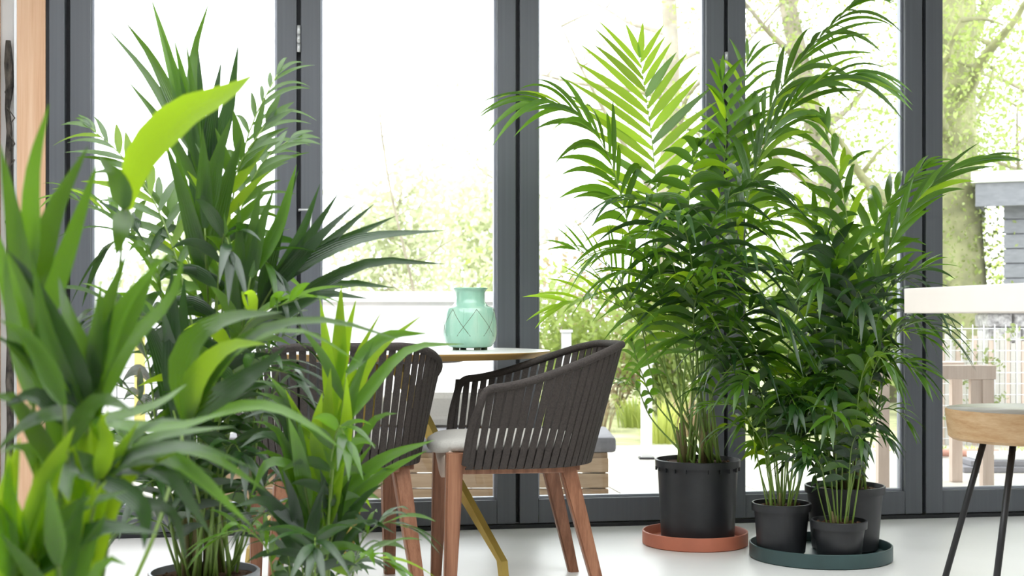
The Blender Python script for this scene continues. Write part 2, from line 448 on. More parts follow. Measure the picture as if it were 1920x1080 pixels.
    link('cushion', pydata('cushion', V, F), 'cushion', c, True)
    return c
make_chair('dark brown rope armchair with red wood legs, side on beside the tall palm', (-.002, 4.18, 0), math.radians(98.5))
make_chair('dark brown rope armchair half hidden behind small palm, its back turned to the foreground palms', (-.56, 4.12, 0), math.radians(17))

# ------------------------------------------------------------------ table + vase
TC = Vector((-.46, 4.78, 0)); TR = .60; TH = .742
t = thing('round_table', 'thin round white table with honey edge and mustard metal legs behind the armchairs', 'table', TC)
lathe('table_top', [(TR-.035, TH-.022), (TR-.004, TH-.006), (TR, TH-.003), (TR, TH-.001), (TR-.002, TH)], 'tabletop', t, 96, True, True, False)
lathe('table_edge', [(TR-.04, TH-.0245), (TR-.002, TH-.0075), (TR+.0012, TH-.0035), (TR+.0012, TH-.0008)], 'tableedge', t, 96, False, False, False)
lathe('under_plate', [(.27, TH-.042), (.34, TH-.026), (.34, TH-.022)], 'plate', t, 64, True, True, False)
def blade_leg(top, foot, w0, w1, th_):
    d = foot-top; hv = Vector((d.x, d.y, 0)).normalized(); sd = Vector((-hv.y, hv.x, 0))
    V, F = [], []
    rows = [(top, w0), (top.lerp(foot, .5), (w0*.75+w1*.25)), (top.lerp(foot, .90), w1*1.1), (Vector((foot.x, foot.y, foot.z)), w1)]
    rows[2] = (Vector((foot.x, foot.y, .07))-hv*.01, w1*1.15)
    ax = d.normalized(); wv = sd
    for q, wd in rows:
        o = hv if q is not rows[0][0] else hv
        for (a, b_) in ((-1, -1), (1, -1), (1, 1), (-1, 1)):
            V.append(q+wv*(a*th_)+o*(b_*wd))
    for j in range(3):
        for k in range(4): F.append((j*4+k, j*4+(k+1) % 4, j*4+4+(k+1) % 4, j*4+4+k))
    F += [(3, 2, 1, 0), (12, 13, 14, 15)]
    o = link('leg', pydata('leg', V, F), 'brass', t)
    f_ = lathe('foot', [(.012, 0), (.017, .002), (.017, .006), (.011, .008), (.010, .014)], 'brass', o, 16)
    f_.data.transform(Matrix.Translation((foot.x, foot.y, 0)))
    return o
for (fx, fy) in ((-.026, 4.24), (-.90, 4.47), (-.58, 4.62)):
    foot = Vector((fx, fy, .012))-TC
    hv = Vector((foot.x, foot.y, 0)).normalized()
    blade_leg(Vector((hv.x*.05, hv.y*.05, TH-.03)), foot, .036, .011, .013)

vp = thing('ceramic_vase', 'mint green ceramic vase with diamond pattern on the round table', 'vase', (-.155, 4.84, TH))
prof = [(.058, .008), (.080, .013), (.094, .034), (.0985, .060), (.0975, .10), (.092, .135), (.0885, .153), (.085, .157), (.066, .163), (.057, .176), (.054, .19), (.054, .211), (.058, .221), (.0645, .227), (.0645, .230), (.058, .230), (.049, .22), (.048, .19), (.056, .165), (.08, .1), (.07, .03), (.0, .02)]
m, nt, b = nodes('mint_glaze')
n = noise(nt, (3, 3, 1), 5, 4); r = ramp(nt, n.outputs['Fac'], [(.3, (.27, .52, .40)), (.55, (.36, .61, .48)), (.8, (.50, .66, .52))])
nt.links.new(r.outputs[0], b.inputs['Base Color']); b.inputs['Roughness'].default_value = .16; b.inputs['Coat Weight'].default_value = .4
M['mint'] = m
lathe('body', prof, 'mint', vp, 64, True, False)
M['crease'] = plain('dark_glaze_crease', (.10, .11, .06), .4)
M['mint_dark'] = plain('vase_facet_line', (.17, .36, .26), .3)
def vr(z):
    for (r0, z0), (r1, z1) in zip(prof, prof[1:]):
        if z0 <= z <= z1: return r0+(r1-r0)*(z-z0)/(z1-z0)
    return .09
def vline(name, a0, z0, a1, z1, rad, mat):
    p = []
    for i in range(9):
        f = i/8; a = a0+(a1-a0)*f; z = z0+(z1-z0)*f; rr = vr(z)-.0004
        p.append(Vector((rr*math.cos(a), rr*math.sin(a), z)))
    tube(name, p, rad, mat, vp, 5)
ND = 6; da = 2*PI/ND
for k in range(ND):
    a = k*da-PI/2+.30
    zm = (.048+.150)/2
    for s in (-1, 1):
        vline('groove', a, .150, a+s*da*.75, .052, .0012, 'crease')
    vline('facet_line', a, .150, a, .052, .0006, 'mint_dark'); vline('facet_line', a+da/2, .150, a+da/2, .052, .0006, 'mint_dark')
for k in range(4):
    a = k*PI/2+.5
    f = lathe('foot', [(.012, 0), (.013, .010)], 'crease', vp, 12); f.data.transform(Matrix.Translation((.058*math.cos(a), .058*math.sin(a), 0)))

# ------------------------------------------------------------------ stool + worktop
s0 = Vector((1.505, 3.75, 0)); SH = .597
st = thing('wooden_stool', 'round pale wood stool on slim black metal legs below the cream worktop', 'stool', (s0.x, s0.y, 0))
lathe('seat', [(.231, SH-.088), (.241, SH-.080), (.246, SH-.04), (.250, SH-.006), (.2475, SH)], 'stoolwood', st, 64, True, True, False)
autosmooth(st.children[0])
lathe('seat_sheen', [(.246, SH), (.246, SH+.0015)], 'stool_sheen', st, 64)  # thin grey disc, the reflection on the wooden top put into colour
for a in (-2.356, 2.356, -.785, .785):
    d = Vector((math.cos(a), math.sin(a), 0))
    lg = tube('leg', [d*.152+Vector((0, 0, SH-.086)), d*.30+Vector((0, 0, .0))], .0095, 'iron', st, 12)
    bmobj('mount_plate', box_bm(d.x*.15-.02, d.x*.15+.02, d.y*.15-.02, d.y*.15+.02, SH-.0905, SH-.086, .001), 'iron', st)
E0 = Vector((1.08, 3.60, 0)); dv = Vector((.112, -.57, 0)).normalized(); rv = Vector((-dv.y, dv.x, 0))
if rv.x < 0: rv = -rv
ct = thing('bar_counter', 'cream bar worktop with a thick square edge above the wooden stool', 'counter', E0+rv*.45)
def C(c): return rv*(c[0]-.45)+dv*c[1]+Vector((0, 0, c[2]))
bmobj('worktop', box_bm(0, .9, 0, 2.0, .8715, .9395, .003, C), 'counter', ct)
bmobj('side_panel', box_bm(.62, .68, .5, 1.9, 0, .8715, .002, C), 'counter', ct)

# ------------------------------------------------------------------ palms
def leaf_geo(pts, width, nrm, fold=.22, twist=0.0, base_w=.30, peak=.30):
    """blade along pts (Vectors, rows); nrm: approximate upper-side normal"""
    n = len(pts)-1; V, F, UV = [], [], []
    for i, q in enumerate(pts):
        T = tangent(pts, i); s = i/n
        N = nrm-T*nrm.dot(T)
        N = N.normalized() if N.length > 1e-4 else Vector((0, -1, 0))
        if twist: N = Matrix.Rotation(twist*s, 3, T) @ N
        S = T.cross(N)
        if s < peak: pr = base_w+(1-base_w)*math.sin(s/peak*PI/2)
        else: x_ = (s-peak)/(1-peak); pr = max(0.0, 1-x_**1.45)
        h = width*.5*pr+.0003
        V += [q+S*h+N*(h*fold), q-N*(h*fold*.5), q-S*h+N*(h*fold)]
        UV += [(0, s), (.5, s), (1, s)]
    for i in range(n):
        a = i*3
        F += [(a, a+1, a+4, a+3), (a+1, a+2, a+5, a+4)]
    return V, F, UV
def leaf_mesh(V, F, UV, off):
    me = pydata('leaflet', [v-off for v in V], F)
    uv = me.uv_layers.new(name='UVMap')
    for lp in me.loops: uv.data[lp.index].uv = UV[lp.vertex_index]
    me.polygons.foreach_set('use_smooth', [True]*len(me.polygons))
    return me

class Palm:
    def __init__(s, label, x, y_soil, D, soil_h, pot_r, group='potted kentia palms', seed=0, centre=None):
        c = P(x, 600, D); s.base = Vector((c.x, c.y, 0)); s.D = D
        s.root = thing('potted_palm', label, 'plant', s.base, 0, group)
        s.soil = soil_h; s.pr = pot_r; s.leaves = []; s.rnd = random.Random(seed)
        s.soilpt = s.base+Vector((0, 0, soil_h))
    def pot(s, z0, ztop, r0, r1, mat='pot', lugs=0):
        b_ = [(r0-.004, z0), (r0, z0+.004), (r1-.006, ztop-.03), (r1-.006, ztop-.028), (r1+.003, ztop-.027), (r1+.004, ztop-.002), (r1+.002, ztop), (r1-.003, ztop), (r1-.005, ztop-.02), (r1-.012, s.soil-.03)]
        o = lathe('pot', b_, mat, s.root, 56, True, False, False); autosmooth(o, 40)
        if lugs:
            for k in range(lugs):
                a = 2*PI*k/lugs
                q = Matrix.Rotation(a, 4, 'Z')
                lo = bmobj('rim_lug', box_bm(r1-.004, r1+.004, -.0035, .0035, ztop-.042, ztop-.026), mat, o)
                lo.data.transform(q)
        rs = s.rnd
        V, F = [], []; n = 28
        rad = r1-.010
        for j in range(7):
            for k in range(n):
                a = 2*PI*k/n; rr = rad*j/6
                V.append((rr*math.cos(a), rr*math.sin(a), s.soil+rs.uniform(-.004, .006)-(.004 if j == 6 else 0)))
        for j in range(6):
            for k in range(n): F.append((j*n+k, j*n+n+k, j*n+n+(k+1) % n, j*n+(k+1) % n))
        link('soil', pydata('soil', V, F), 'soil', s.root)
        for k in range(26):
            a, rr = rs.uniform(0, 2*PI), rad*.92*math.sqrt(rs.random()); h = rs.uniform(.004, .010)
            cl = bmesh.new(); bmesh.ops.create_icosphere(cl, subdivisions=1, radius=h)
            for v in cl.verts: v.co = v.co*rs.uniform(.7, 1.25)+Vector((rr*math.cos(a), rr*math.sin(a), s.soil+.003))
            bmobj('bark_chip', cl, 'soil', s.root)
    def stalk(s, pts, r0, r1, n=22):
        pts = catmull(pts, n)
        V, F = tube_geo(pts, lambda f: r0+(r1-r0)*f**.8, 6)
        o = link('frond', pydata('frond', [v-s.base for v in V], F), 'stalk', s.root, True)
        return o, pts
    def leaf(s, fr, pts, width, nrm, mat, rows=8, **kw):
        p = catmull(pts, rows)
        g = leaf_geo(p, width, nrm, **kw)
        Ln = sum((p[i+1]-p[i]).length for i in range(rows))
        s.leaves.append((Ln*width, fr, g, mat))
    def frond(s, pts, f0=.55, n=12, L=.3, Wd=.034, ang=(62, 26), droop=.35, hint=None, fold=.35, mat='leaf', r=.0055, lift=0.0, base_spread=.5, tipf=.55, sides=(1, 1), jit=1.0, end=True, r1=.0013):
        rs = s.rnd
        # roots spread around the soil
        if len(pts) < 2: return
        o, c = s.stalk(pts, r, r1)
        m_ = len(c)-1
        inward = (s.base-c[m_]); inward.z = 0
        for i in range(n):
            for sd in (-1, 1):
                ls = sides[0] if sd < 0 else sides[1]
                if ls <= 0: continue
                f = f0+(1-f0)*((i+.25*(sd+1)+.1)/n)
                f = min(f, .995)
                x = f*m_; j = min(int(x), m_-1); q = c[j].lerp(c[j+1], x-j); T = tangent(c, j)
                g = (f-f0)/(1-f0)
                if hint is None:
                    h = Vector((0, 0, 1))+(inward.normalized()*.6 if inward.length > .05 else Vector((0, -.5, 0)))
                else: h = Vector(hint)
                N = h-T*h.dot(T); N = N.normalized() if N.length > 1e-3 else Vector((0, -1, 0))
                S = T.cross(N)
                a = math.radians(ang[0]+(ang[1]-ang[0])*g+rs.uniform(-6, 6)*jit)
                ln = L*ls*(.62+.38*math.sin(min(1, g/.4)*PI/2))*(1-(1-tipf)*max(0, (g-.45)/.55)**1.3)*rs.uniform(.9, 1.1)
                d = (T*math.cos(a)+S*(sd*math.sin(a))+N*(fold+rs.uniform(-.1, .1)*jit)).normalized()
                dr = droop*rs.uniform(.6, 1.35)
                pl = []
                for k in range(9):
                    u = k/8
                    pl.append(q+d*(ln*u)+Vector((0, 0, -1))*(dr*ln*u*u)+N*(lift*ln*u*(1-u)))
                # keep length
                wd = Wd*rs.uniform(.85, 1.12)*(1 if g < .8 else .8)
                s.leaves.append((ln*wd, o, leaf_geo(pl, wd, (N+T*.15).normalized(), fold=.2, twist=rs.uniform(-.5, .5)*jit), mat if rs.random() > .12 else ('leaf_bright' if mat == 'leaf' else 'leaf')))
        if end:
            T = tangent(c, m_)
            N = Vector(hint) if hint else Vector((0, 0, 1))
            for a in (-.22, .22):
                S = T.cross(N).normalized() if T.cross(N).length > .01 else Vector((1, 0, 0))
                d = (T+S*a).normalized(); ln = L*tipf*.9
                s.leaves.append((ln*Wd, o, leaf_geo([c[m_]+d*ln*u/8+Vector((0, 0, -droop*ln*(u/8)**2)) for u in range(9)], Wd*.8, N, fold=.2), mat))
        return o
    def fan(s, org, tips, Wd, mat='leaf', stem=None, nrm=(0, -1, .35), r=.005, D=None, droop=.1, D2=0.0):
        """young frond: stem path + leaflets from org to tip points"""
        st_ = stem if stem else [s.soilpt, org]
        o, c = s.stalk(st_, r, .002)
        m_ = len(c)-1; axis = tangent(c, m_)
        order = sorted(range(len(tips)), key=lambda i: ((tips[i][0] if isinstance(tips[i], tuple) else tips[i])-org).dot(axis))
        total = sum((c[i+1]-c[i]).length for i in range(m_)); span = min(.35, .16/total)
        top_org = org
        for rank, ti in enumerate(order):
            tp = tips[ti]
            q, mid = (tp if isinstance(tp, tuple) else (tp, None))
            f = 1-span*(1-rank/max(1, len(tips)-1)); x = f*m_; j = min(int(x), m_-1); org = c[j].lerp(c[j+1], x-j)
            if mid is not None: mid = mid+(org-top_org)*.3
            if mid is None: mid = org.lerp(q, .5)+Vector((0, 0, droop*(q-org).length))
            nn = Vector(nrm)+Vector((s.rnd.uniform(-.3, .3), 0, s.rnd.uniform(-.2, .2)))
            s.leaf(o, [org, mid, q], Wd*s.rnd.uniform(.85, 1.15), nn.normalized(), mat, twist=s.rnd.uniform(-.4, .4))
    def finish(s, cap=300):
        s.leaves.sort(key=lambda t: -t[0])
        for (_, fr, (V, F, UV), mat) in s.leaves[:cap]:
            link('leaflet', leaf_mesh(V, F, UV, s.base), mat, fr)
        rest = s.leaves[cap:]
        if rest:
            mats = sorted(set(r_[3] for r_ in rest)); VV, FF, UU, MI = [], [], [], []
            for (_, fr, (V, F, UV), mat) in rest:
                o = len(VV); VV += [v-s.base for v in V]; UU += UV
                for f in F: FF.append(tuple(i+o for i in f)); MI.append(mats.index(mat))
            me = pydata('small_leaflets', VV, FF)
            uv = me.uv_layers.new(name='UVMap')
            for lp in me.loops: uv.data[lp.index].uv = UU[lp.vertex_index]
            for m__ in mats: me.materials.append(M[m__])
            me.polygons.foreach_set('material_index', MI); me.polygons.foreach_set('use_smooth', [True]*len(FF))
            link('small_leaflets', me, None, s.root)['kind'] = 'stuff'
    def sheaths(s, k, rad, h, r=.012):
        for i in range(k):
            a = 2*PI*i/k+s.rnd.uniform(-.4, .4); d = Vector((math.cos(a), math.sin(a), 0))*rad*s.rnd.uniform(.3, 1)
            p0 = s.soilpt+d-Vector((0, 0, .01)); p1 = p0+d*.35+Vector((0, 0, h*s.rnd.uniform(.7, 1.2)))
            V, F = tube_geo([p0, p0.lerp(p1, .5), p1], [r, r*.85, r*.45], 7)
            link('stem_base', pydata('stem_base', [v-s.base for v in V], F), 'sheath', s.root, True)
    def rootp(s, ang=None, rad=.72):
        a = s.rnd.uniform(0, 2*PI) if ang is None else ang
        return s.soilpt+Vector((math.cos(a), math.sin(a), 0))*(s.pr*rad*s.rnd.uniform(.35, 1))-Vector((0, 0, .01))
    def auto(s, k, hlo, hhi, out, L, Wd, n, droop=.5, f0=.5, mat='leaf', r=.0045, a0=0.0, a1=2*PI, ang=(60, 25), fold=.3):
        for i in range(k):
            a = a0+(a1-a0)*(i+s.rnd.uniform(.1, .9))/k
            h = s.rnd.uniform(hlo, hhi); ou = out*s.rnd.uniform(.65, 1.25)
            d = Vector((math.cos(a), math.sin(a), 0))
            p0 = s.soilpt+d*(s.pr*.6*s.rnd.uniform(.3, 1))-Vector((0, 0, .01))
            z = Vector((0, 0, 1))
            pts = [p0, p0+z*(h*.45)+d*(ou*.26), p0+z*(h*.82)+d*(ou*.42), p0+z*(h*.98)+d*(ou*.75), p0+z*(h*.93)+d*(ou*1.1)]
            s.frond(pts, f0, n, L*s.rnd.uniform(.85, 1.15), Wd, ang, droop, None, fold, mat if s.rnd.random() > .25 else 'leaf', r)

def straps(pl, D0, o, via, lst, nrm=(0, -.8, .6)):
    og = P(o[0], o[1], D0+o[2]); ob, _ = pl.stalk([pl.rootp(), P(via[0], via[1], D0+o[2]*.5), og], .005, .002)
    for (pts, wd, mat) in lst:
        pl.leaf(ob, [og]+[P(x, y, D0+d) for (x, y, d) in pts], wd, (Vector(nrm)+Vector((pl.rnd.uniform(-.3, .3), 0, pl.rnd.uniform(-.3, .3)))).normalized(), mat, rows=9, twist=pl.rnd.uniform(-.6, .6))
# ---- big palm on the terracotta tray
DA = 5.0
A = Palm('tall kentia palm in a big black plastic pot on the round terracotta tray', 1308, 868, DA, .305, .15, seed=11)
A.pot(.022, .322, .139, .158, lugs=22)
A.sheaths(8, .085, .17, .010)
def fA(pts, d=0.0, **k):
    base = A.rootp()
    A.frond([base]+[P(x, y, DA+dd) for (x, y, dd) in pts], **k)
# back-lit frond
fA([(1262, 600, -.05), (1238, 420, -.08), (1222, 260, -.06), (1200, 108, -.02)], f0=.60, n=14, L=.36, Wd=.034, ang=(58, 34), droop=.10, hint=(.1, -1, .25), fold=.10, mat='leaf_bright', sides=(1.15, .92), tipf=.5, jit=.5)
# left arch
fA([(1225, 640, -.1), (1170, 390, -.18), (1130, 270, -.25), (1070, 205, -.32), (1010, 190, -.38)], f0=.58, n=15, L=.42, Wd=.034, ang=(52, 18), droop=.5, mat='leaf', hint=(.4, -.55, .75), fold=.0, tipf=.6)
# upper right pair
fA([(1335, 600, .05), (1400, 320, .02), (1450, 190, -.02), (1520, 90, -.04), (1592, 15, -.05)], f0=.52, n=17, L=.46, Wd=.034, ang=(44, 16), droop=.6, mat='leaf', hint=(-.5, -.5, .75), fold=.0, tipf=.5)
fA([(1340, 620, -.05), (1400, 380, -.12), (1440, 260, -.2), (1520, 165, -.3), (1600, 140, -.36)], f0=.52, n=15, L=.42, Wd=.034, ang=(44, 16), droop=.6, mat='leaf', hint=(-.5, -.5, .75), fold=.0)
# pale ones behind, centre
fA([(1330, 600, .15), (1365, 330, .18), (1385, 210, .18), (1402, 115, .16)], f0=.55, n=13, L=.34, Wd=.019, ang=(52, 24), droop=.45, mat='leaf', hint=(-.2, -.6, .6), fold=.1)
fA([(1320, 620, .1), (1345, 400, .12), (1362, 260, .1), (1352, 150, .05)], f0=.6, n=12, L=.28, Wd=.03, ang=(58, 28), droop=.3, mat='leaf', hint=(.3, -1, .4))
# folded young leaf cluster
fA([(1300, 600, -.12), (1292, 430, -.2), (1295, 330, -.24), (1310, 275, -.3)], f0=.72, n=7, L=.24, Wd=.04, ang=(70, 40), droop=.7, mat='leaf', fold=.2)
# left lower ones
fA([(1235, 700, -.1), (1195, 590, -.25), (1140, 500, -.38), (1080, 468, -.45)], f0=.55, n=12, L=.26, Wd=.026, ang=(60, 25), droop=.2, mat='leaf', hint=(.2, -.6, .8))
fA([(1230, 720, -.15), (1200, 610, -.3), (1130, 560, -.45), (1060, 570, -.52)], f0=.55, n=11, L=.28, Wd=.028, ang=(55, 22), droop=.3, mat='leaf_bright', hint=(.2, -.4, .9))
fA([(1232, 760, -.05), (1200, 690, -.1), (1185, 640, -.15)], f0=.6, n=6, L=.16, Wd=.028, droop=.6)
fA([(1225, 790, .0), (1195, 730, -.02), (1165, 718, -.04)], f0=.6, n=5, L=.13, Wd=.022, droop=.5)
# dark drooping mass
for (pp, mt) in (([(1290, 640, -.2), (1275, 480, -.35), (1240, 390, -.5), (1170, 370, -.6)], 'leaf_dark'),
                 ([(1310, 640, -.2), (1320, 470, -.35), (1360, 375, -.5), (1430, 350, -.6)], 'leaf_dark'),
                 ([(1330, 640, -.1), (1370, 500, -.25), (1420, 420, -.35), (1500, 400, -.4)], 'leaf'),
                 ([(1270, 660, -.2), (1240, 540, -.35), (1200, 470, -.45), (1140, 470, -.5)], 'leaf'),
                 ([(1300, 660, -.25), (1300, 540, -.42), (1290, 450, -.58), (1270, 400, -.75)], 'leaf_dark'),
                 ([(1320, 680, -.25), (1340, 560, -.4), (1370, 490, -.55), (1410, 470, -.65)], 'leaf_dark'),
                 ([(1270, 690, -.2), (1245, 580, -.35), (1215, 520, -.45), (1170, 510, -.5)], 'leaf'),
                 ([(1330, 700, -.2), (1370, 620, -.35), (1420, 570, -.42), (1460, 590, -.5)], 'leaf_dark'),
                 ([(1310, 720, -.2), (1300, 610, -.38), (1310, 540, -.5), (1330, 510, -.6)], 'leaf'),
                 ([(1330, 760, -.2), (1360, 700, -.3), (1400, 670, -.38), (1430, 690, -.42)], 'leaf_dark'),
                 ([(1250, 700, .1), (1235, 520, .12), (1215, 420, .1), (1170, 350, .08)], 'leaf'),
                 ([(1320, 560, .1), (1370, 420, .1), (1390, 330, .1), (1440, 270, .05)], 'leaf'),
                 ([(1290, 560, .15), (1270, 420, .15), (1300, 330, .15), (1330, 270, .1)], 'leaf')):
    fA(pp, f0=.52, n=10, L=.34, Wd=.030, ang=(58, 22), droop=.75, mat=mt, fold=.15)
A.finish()

# ---- three palms on the green tray
def group_palm(label, x, D, soil, pr, z0, ztop, r0, r1, seed):
    q = Palm(label, x, 0, D, soil, pr, seed=seed); q.pot(z0, ztop, r0, r1); return q
DB = 4.766
B_ = group_palm('bushy kentia palm in the largest black pot of the green tray, behind the small pots', 1584, DB, .235, .12, .022, .252, .118, .140, 21)
B_.sheaths(7, .06, .2, .011)
def fB(pts, **k): B_.frond([B_.rootp()]+[P(x, y, DB+dd) for (x, y, dd) in pts], **k)
fB([(1585, 700, 0), (1592, 480, -.02), (1580, 360, -.04), (1545, 235, -.06)], f0=.56, n=7, L=.29, Wd=.034, ang=(38, 18), droop=.55, hint=(.5, -1, .3), fold=.0, mat='leaf')
fB([(1605, 700, 0), (1640, 540, -.03), (1690, 420, -.08), (1760, 335, -.12), (1840, 300, -.16)], f0=.55, n=10, L=.30, Wd=.036, ang=(38, 12), droop=.3, hint=(-.5, -.4, .8), fold=.0, mat='leaf')
fB([(1600, 680, .03), (1625, 480, .06), (1665, 380, .08), (1730, 315, .1)], f0=.55, n=12, L=.30, Wd=.032, ang=(50, 20), droop=.4, hint=(-.4, -.5, .8), fold=.05, mat='leaf')
fB([(1575, 690, 0), (1560, 520, -.02), (1520, 420, -.05), (1450, 360, -.1)], f0=.56, n=7, L=.28, Wd=.034, ang=(42, 20), droop=.45, fold=.1, mat='leaf')
fB([(1580, 690, -.1), (1575, 540, -.15), (1560, 460, -.2), (1545, 440, -.26)], f0=.6, n=6, L=.24, Wd=.036, ang=(45, 22), droop=.3, hint=(0, -1, .3), mat='leaf_dark')
fB([(1600, 700, -.1), (1630, 570, -.15), (1680, 520, -.2), (1740, 500, -.26)], f0=.55, n=8, L=.22, Wd=.038, ang=(50, 20), droop=.25, mat='leaf')
fB([(1610, 720, -.1), (1650, 640, -.15), (1690, 620, -.2), (1730, 630, -.24)], f0=.5, n=8, L=.22, Wd=.034, ang=(50, 18), droop=.4, mat='leaf')
fB([(1610, 760, -.08), (1650, 690, -.12), (1690, 680, -.15), (1720, 700, -.2)], f0=.5, n=7, L=.20, Wd=.03, ang=(50, 18), droop=.45, mat='leaf')
fB([(1615, 820, -.05), (1650, 770, -.08), (1680, 770, -.1), (1700, 790, -.12)], f0=.5, n=5, L=.13, Wd=.024, ang=(50, 18), droop=.5, mat='leaf')
fB([(1570, 700, -.05), (1530, 580, -.08), (1480, 510, -.12), (1430, 500, -.16)], f0=.5, n=9, L=.24, Wd=.034, droop=.55, mat='leaf_dark')
fB([(1590, 640, .05), (1560, 440, .06), (1560, 350, .05), (1600, 300, .05)], f0=.6, n=8, L=.22, Wd=.034, droop=.4, mat='leaf')
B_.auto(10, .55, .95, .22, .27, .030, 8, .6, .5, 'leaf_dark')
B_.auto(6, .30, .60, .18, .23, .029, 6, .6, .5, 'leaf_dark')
B_.finish()
DC = 4.68
C_ = group_palm('small kentia palm in a tapered black pot at the terracotta end of the green tray', 1465, DC, .185, .09, .022, .200, .084, .102, 31)
C_.sheaths(4, .04, .06, .007)
def fC(pts, **k): C_.frond([C_.rootp()]+[P(x, y, DC+dd) for (x, y, dd) in pts], **k)
fC([(1470, 800, 0), (1480, 650, -.04), (1500, 560, -.1), (1480, 510, -.16)], f0=.6, n=7, L=.21, Wd=.034, droop=.5, mat='leaf')
fC([(1450, 820, 0), (1425, 680, -.05), (1390, 620, -.1), (1340, 610, -.14)], f0=.55, n=8, L=.20, Wd=.032, droop=.6, mat='leaf')
fC([(1440, 860, 0), (1405, 790, -.05), (1380, 760, -.1), (1330, 760, -.14)], f0=.5, n=6, L=.17, Wd=.028, droop=.5, mat='leaf')
fC([(1475, 850, -.03), (1490, 780, -.08), (1500, 740, -.13), (1495, 720, -.2)], f0=.6, n=5, L=.16, Wd=.036, droop=.4, mat='leaf')
C_.auto(9, .38, .62, .20, .19, .030, 7, .6, .5, 'leaf_dark', .0035)
C_.auto(6, .18, .36, .15, .16, .028, 6, .6, .5, 'leaf', .003)
C_.finish()
DD_ = 4.55
D_ = group_palm('low kentia palm in the smallest black pot at the front of the green tray', 1573, DD_, .142, .08, .022, .158, .075, .093, 41)
D_.sheaths(3, .03, .05, .006)
D_.auto(8, .42, .66, .17, .17, .032, 6, .55, .5, 'leaf', .0035)
D_.auto(6, .22, .40, .15, .15, .028, 5, .6, .5, 'leaf_dark', .003)
D_.finish()

# ---- trays
def tray(label, x, D, R, H, mat):
    c = P(x, 600, D); o = thing('plant_tray', label, 'tray', (c.x, c.y, 0))
    a = lathe('tray_wall', [(R-.006, 0), (R, .004), (R, H-.002), (R-.002, H), (R-.005, H), (R-.007, H-.003), (R-.010, .018)], mat, o, 96, False, False, False); autosmooth(a, 40)
    lathe('tray_base', [(R-.006, .001), (R-.0085, .0185)], mat, o, 96, True, True, False)
tray('round terracotta coloured tray under the tall palm pot', 1303, 4.985, .200, .052, 'terracotta')
tray('wide dark green round tray holding three black pots', 1538, 4.70, .252, .052, 'green_tray')

# ---- tall palm at the left with visible soil
DE = 2.9
E_ = Palm('tall leafy kentia palm in a pot of brown soil, beside the timber posts', 383, 0, DE, .284, .115, seed=51)
E_.pot(0, .297, .098, .118, 'bead')
E_.sheaths(7, .05, .22, .011)
def fE(pts, **k): E_.frond([E_.rootp()]+[P(x, y, DE+dd) for (x, y, dd) in pts], **k)
K = dict(r=.005)
def pE(l): return [P(x, y, DE+d) if not m_ else (P(x, y, DE+d), P(m_[0], m_[1], DE+d)) for (x, y, d, m_) in l]
og = P(352, 240, DE+.02)
E_.fan(og, pE([(200, 52, .05, (275, 130)), (234, 40, .05, (288, 110)), (283, -5, .04, (312, 90)), (302, 55, .0, 0), (326, 72, .0, 0), (349, 78, .0, 0), (240, 152, .0, (300, 200)), (392, 4, .06, (360, 100))]), .026, 'leaf', [E_.rootp(), P(392, 700, DE), P(385, 400, DE), og])
og = P(372, 330, DE+.08)
E_.fan(og, pE([(368, 68, .1, 0), (415, 115, .1, 0), (447, 82, .1, (425, 200)), (345, 130, .12, 0)]), .040, 'leaf_dark', [E_.rootp(), P(398, 700, DE+.03), og])
fE([(405, 760, .05), (420, 520, .1), (435, 380, .13), (470, 240, .16), (520, 140, .2)], f0=.62, n=11, L=.20, Wd=.015, ang=(50, 22), droop=.45, hint=(-.1, -.9, .5), fold=0, mat='leaf', sides=(.6, 1.1), **K)
fE([(405, 760, 0), (425, 560, .03), (450, 400, .06), (495, 300, .08), (545, 262, .1)], f0=.62, n=9, L=.15, Wd=.022, ang=(52, 25), droop=.35, hint=(-.1, -.8, .6), fold=0, mat='leaf', sides=(.8, 1), **K)
fE([(400, 700, -.02), (415, 480, -.04), (440, 330, -.05), (500, 230, -.04)], f0=.55, n=9, L=.17, Wd=.024, ang=(42, 18), droop=.15, hint=(.1, -1, .4), fold=0, mat='leaf', **K)
og = P(522, 520, DE-.12)
E_.fan(og, pE([(560, 318, -.12, 0), (600, 345, -.1, (575, 420)), (636, 360, -.1, (575, 450)), (672, 378, -.14, (600, 440)), (702, 382, -.1, (610, 455)), (742, 405, -.1, (630, 455)), (835, 432, -.12, (670, 450)), (832, 495, -.05, (690, 470)), (742, 540, -.05, (640, 505)), (690, 560, -.1, (610, 520))]), .030, 'leaf_dark', [E_.rootp(), P(420, 800, DE-.05), P(470, 620, DE-.1), og])
og = P(470, 520, DE-.16)
E_.fan(og, pE([(448, 380, -.16, 0), (490, 345, -.15, 0), (556, 308, -.14, (525, 420)), (515, 350, -.16, 0), (420, 400, -.2, 0)]), .034, 'leaf', [E_.rootp(), P(420, 800, DE-.1), og])
og = P(384, 428, DE-.12)
E_.fan(og, pE([(308, 262, -.14, (345, 340)), (325, 262, -.12, (350, 340)), (380, 242, -.12, 0), (432, 222, -.1, (408, 300)), (455, 250, -.08, (420, 340))]), .042, 'leaf', [E_.rootp(), P(392, 700, DE-.05), og])
fE([(385, 780, 0), (350, 560, .05), (300, 400, .1), (235, 300, .15), (170, 240, .2)], f0=.6, n=10, L=.19, Wd=.020, ang=(42, 18), droop=.35, hint=(.2, -.8, .6), fold=0, mat='leaf', **K)
fE([(380, 800, 0), (330, 620, .05), (270, 480, .1), (200, 400, .12), (130, 370, .15)], f0=.55, n=8, L=.22, Wd=.024, ang=(45, 18), droop=.5, mat='leaf', **K)
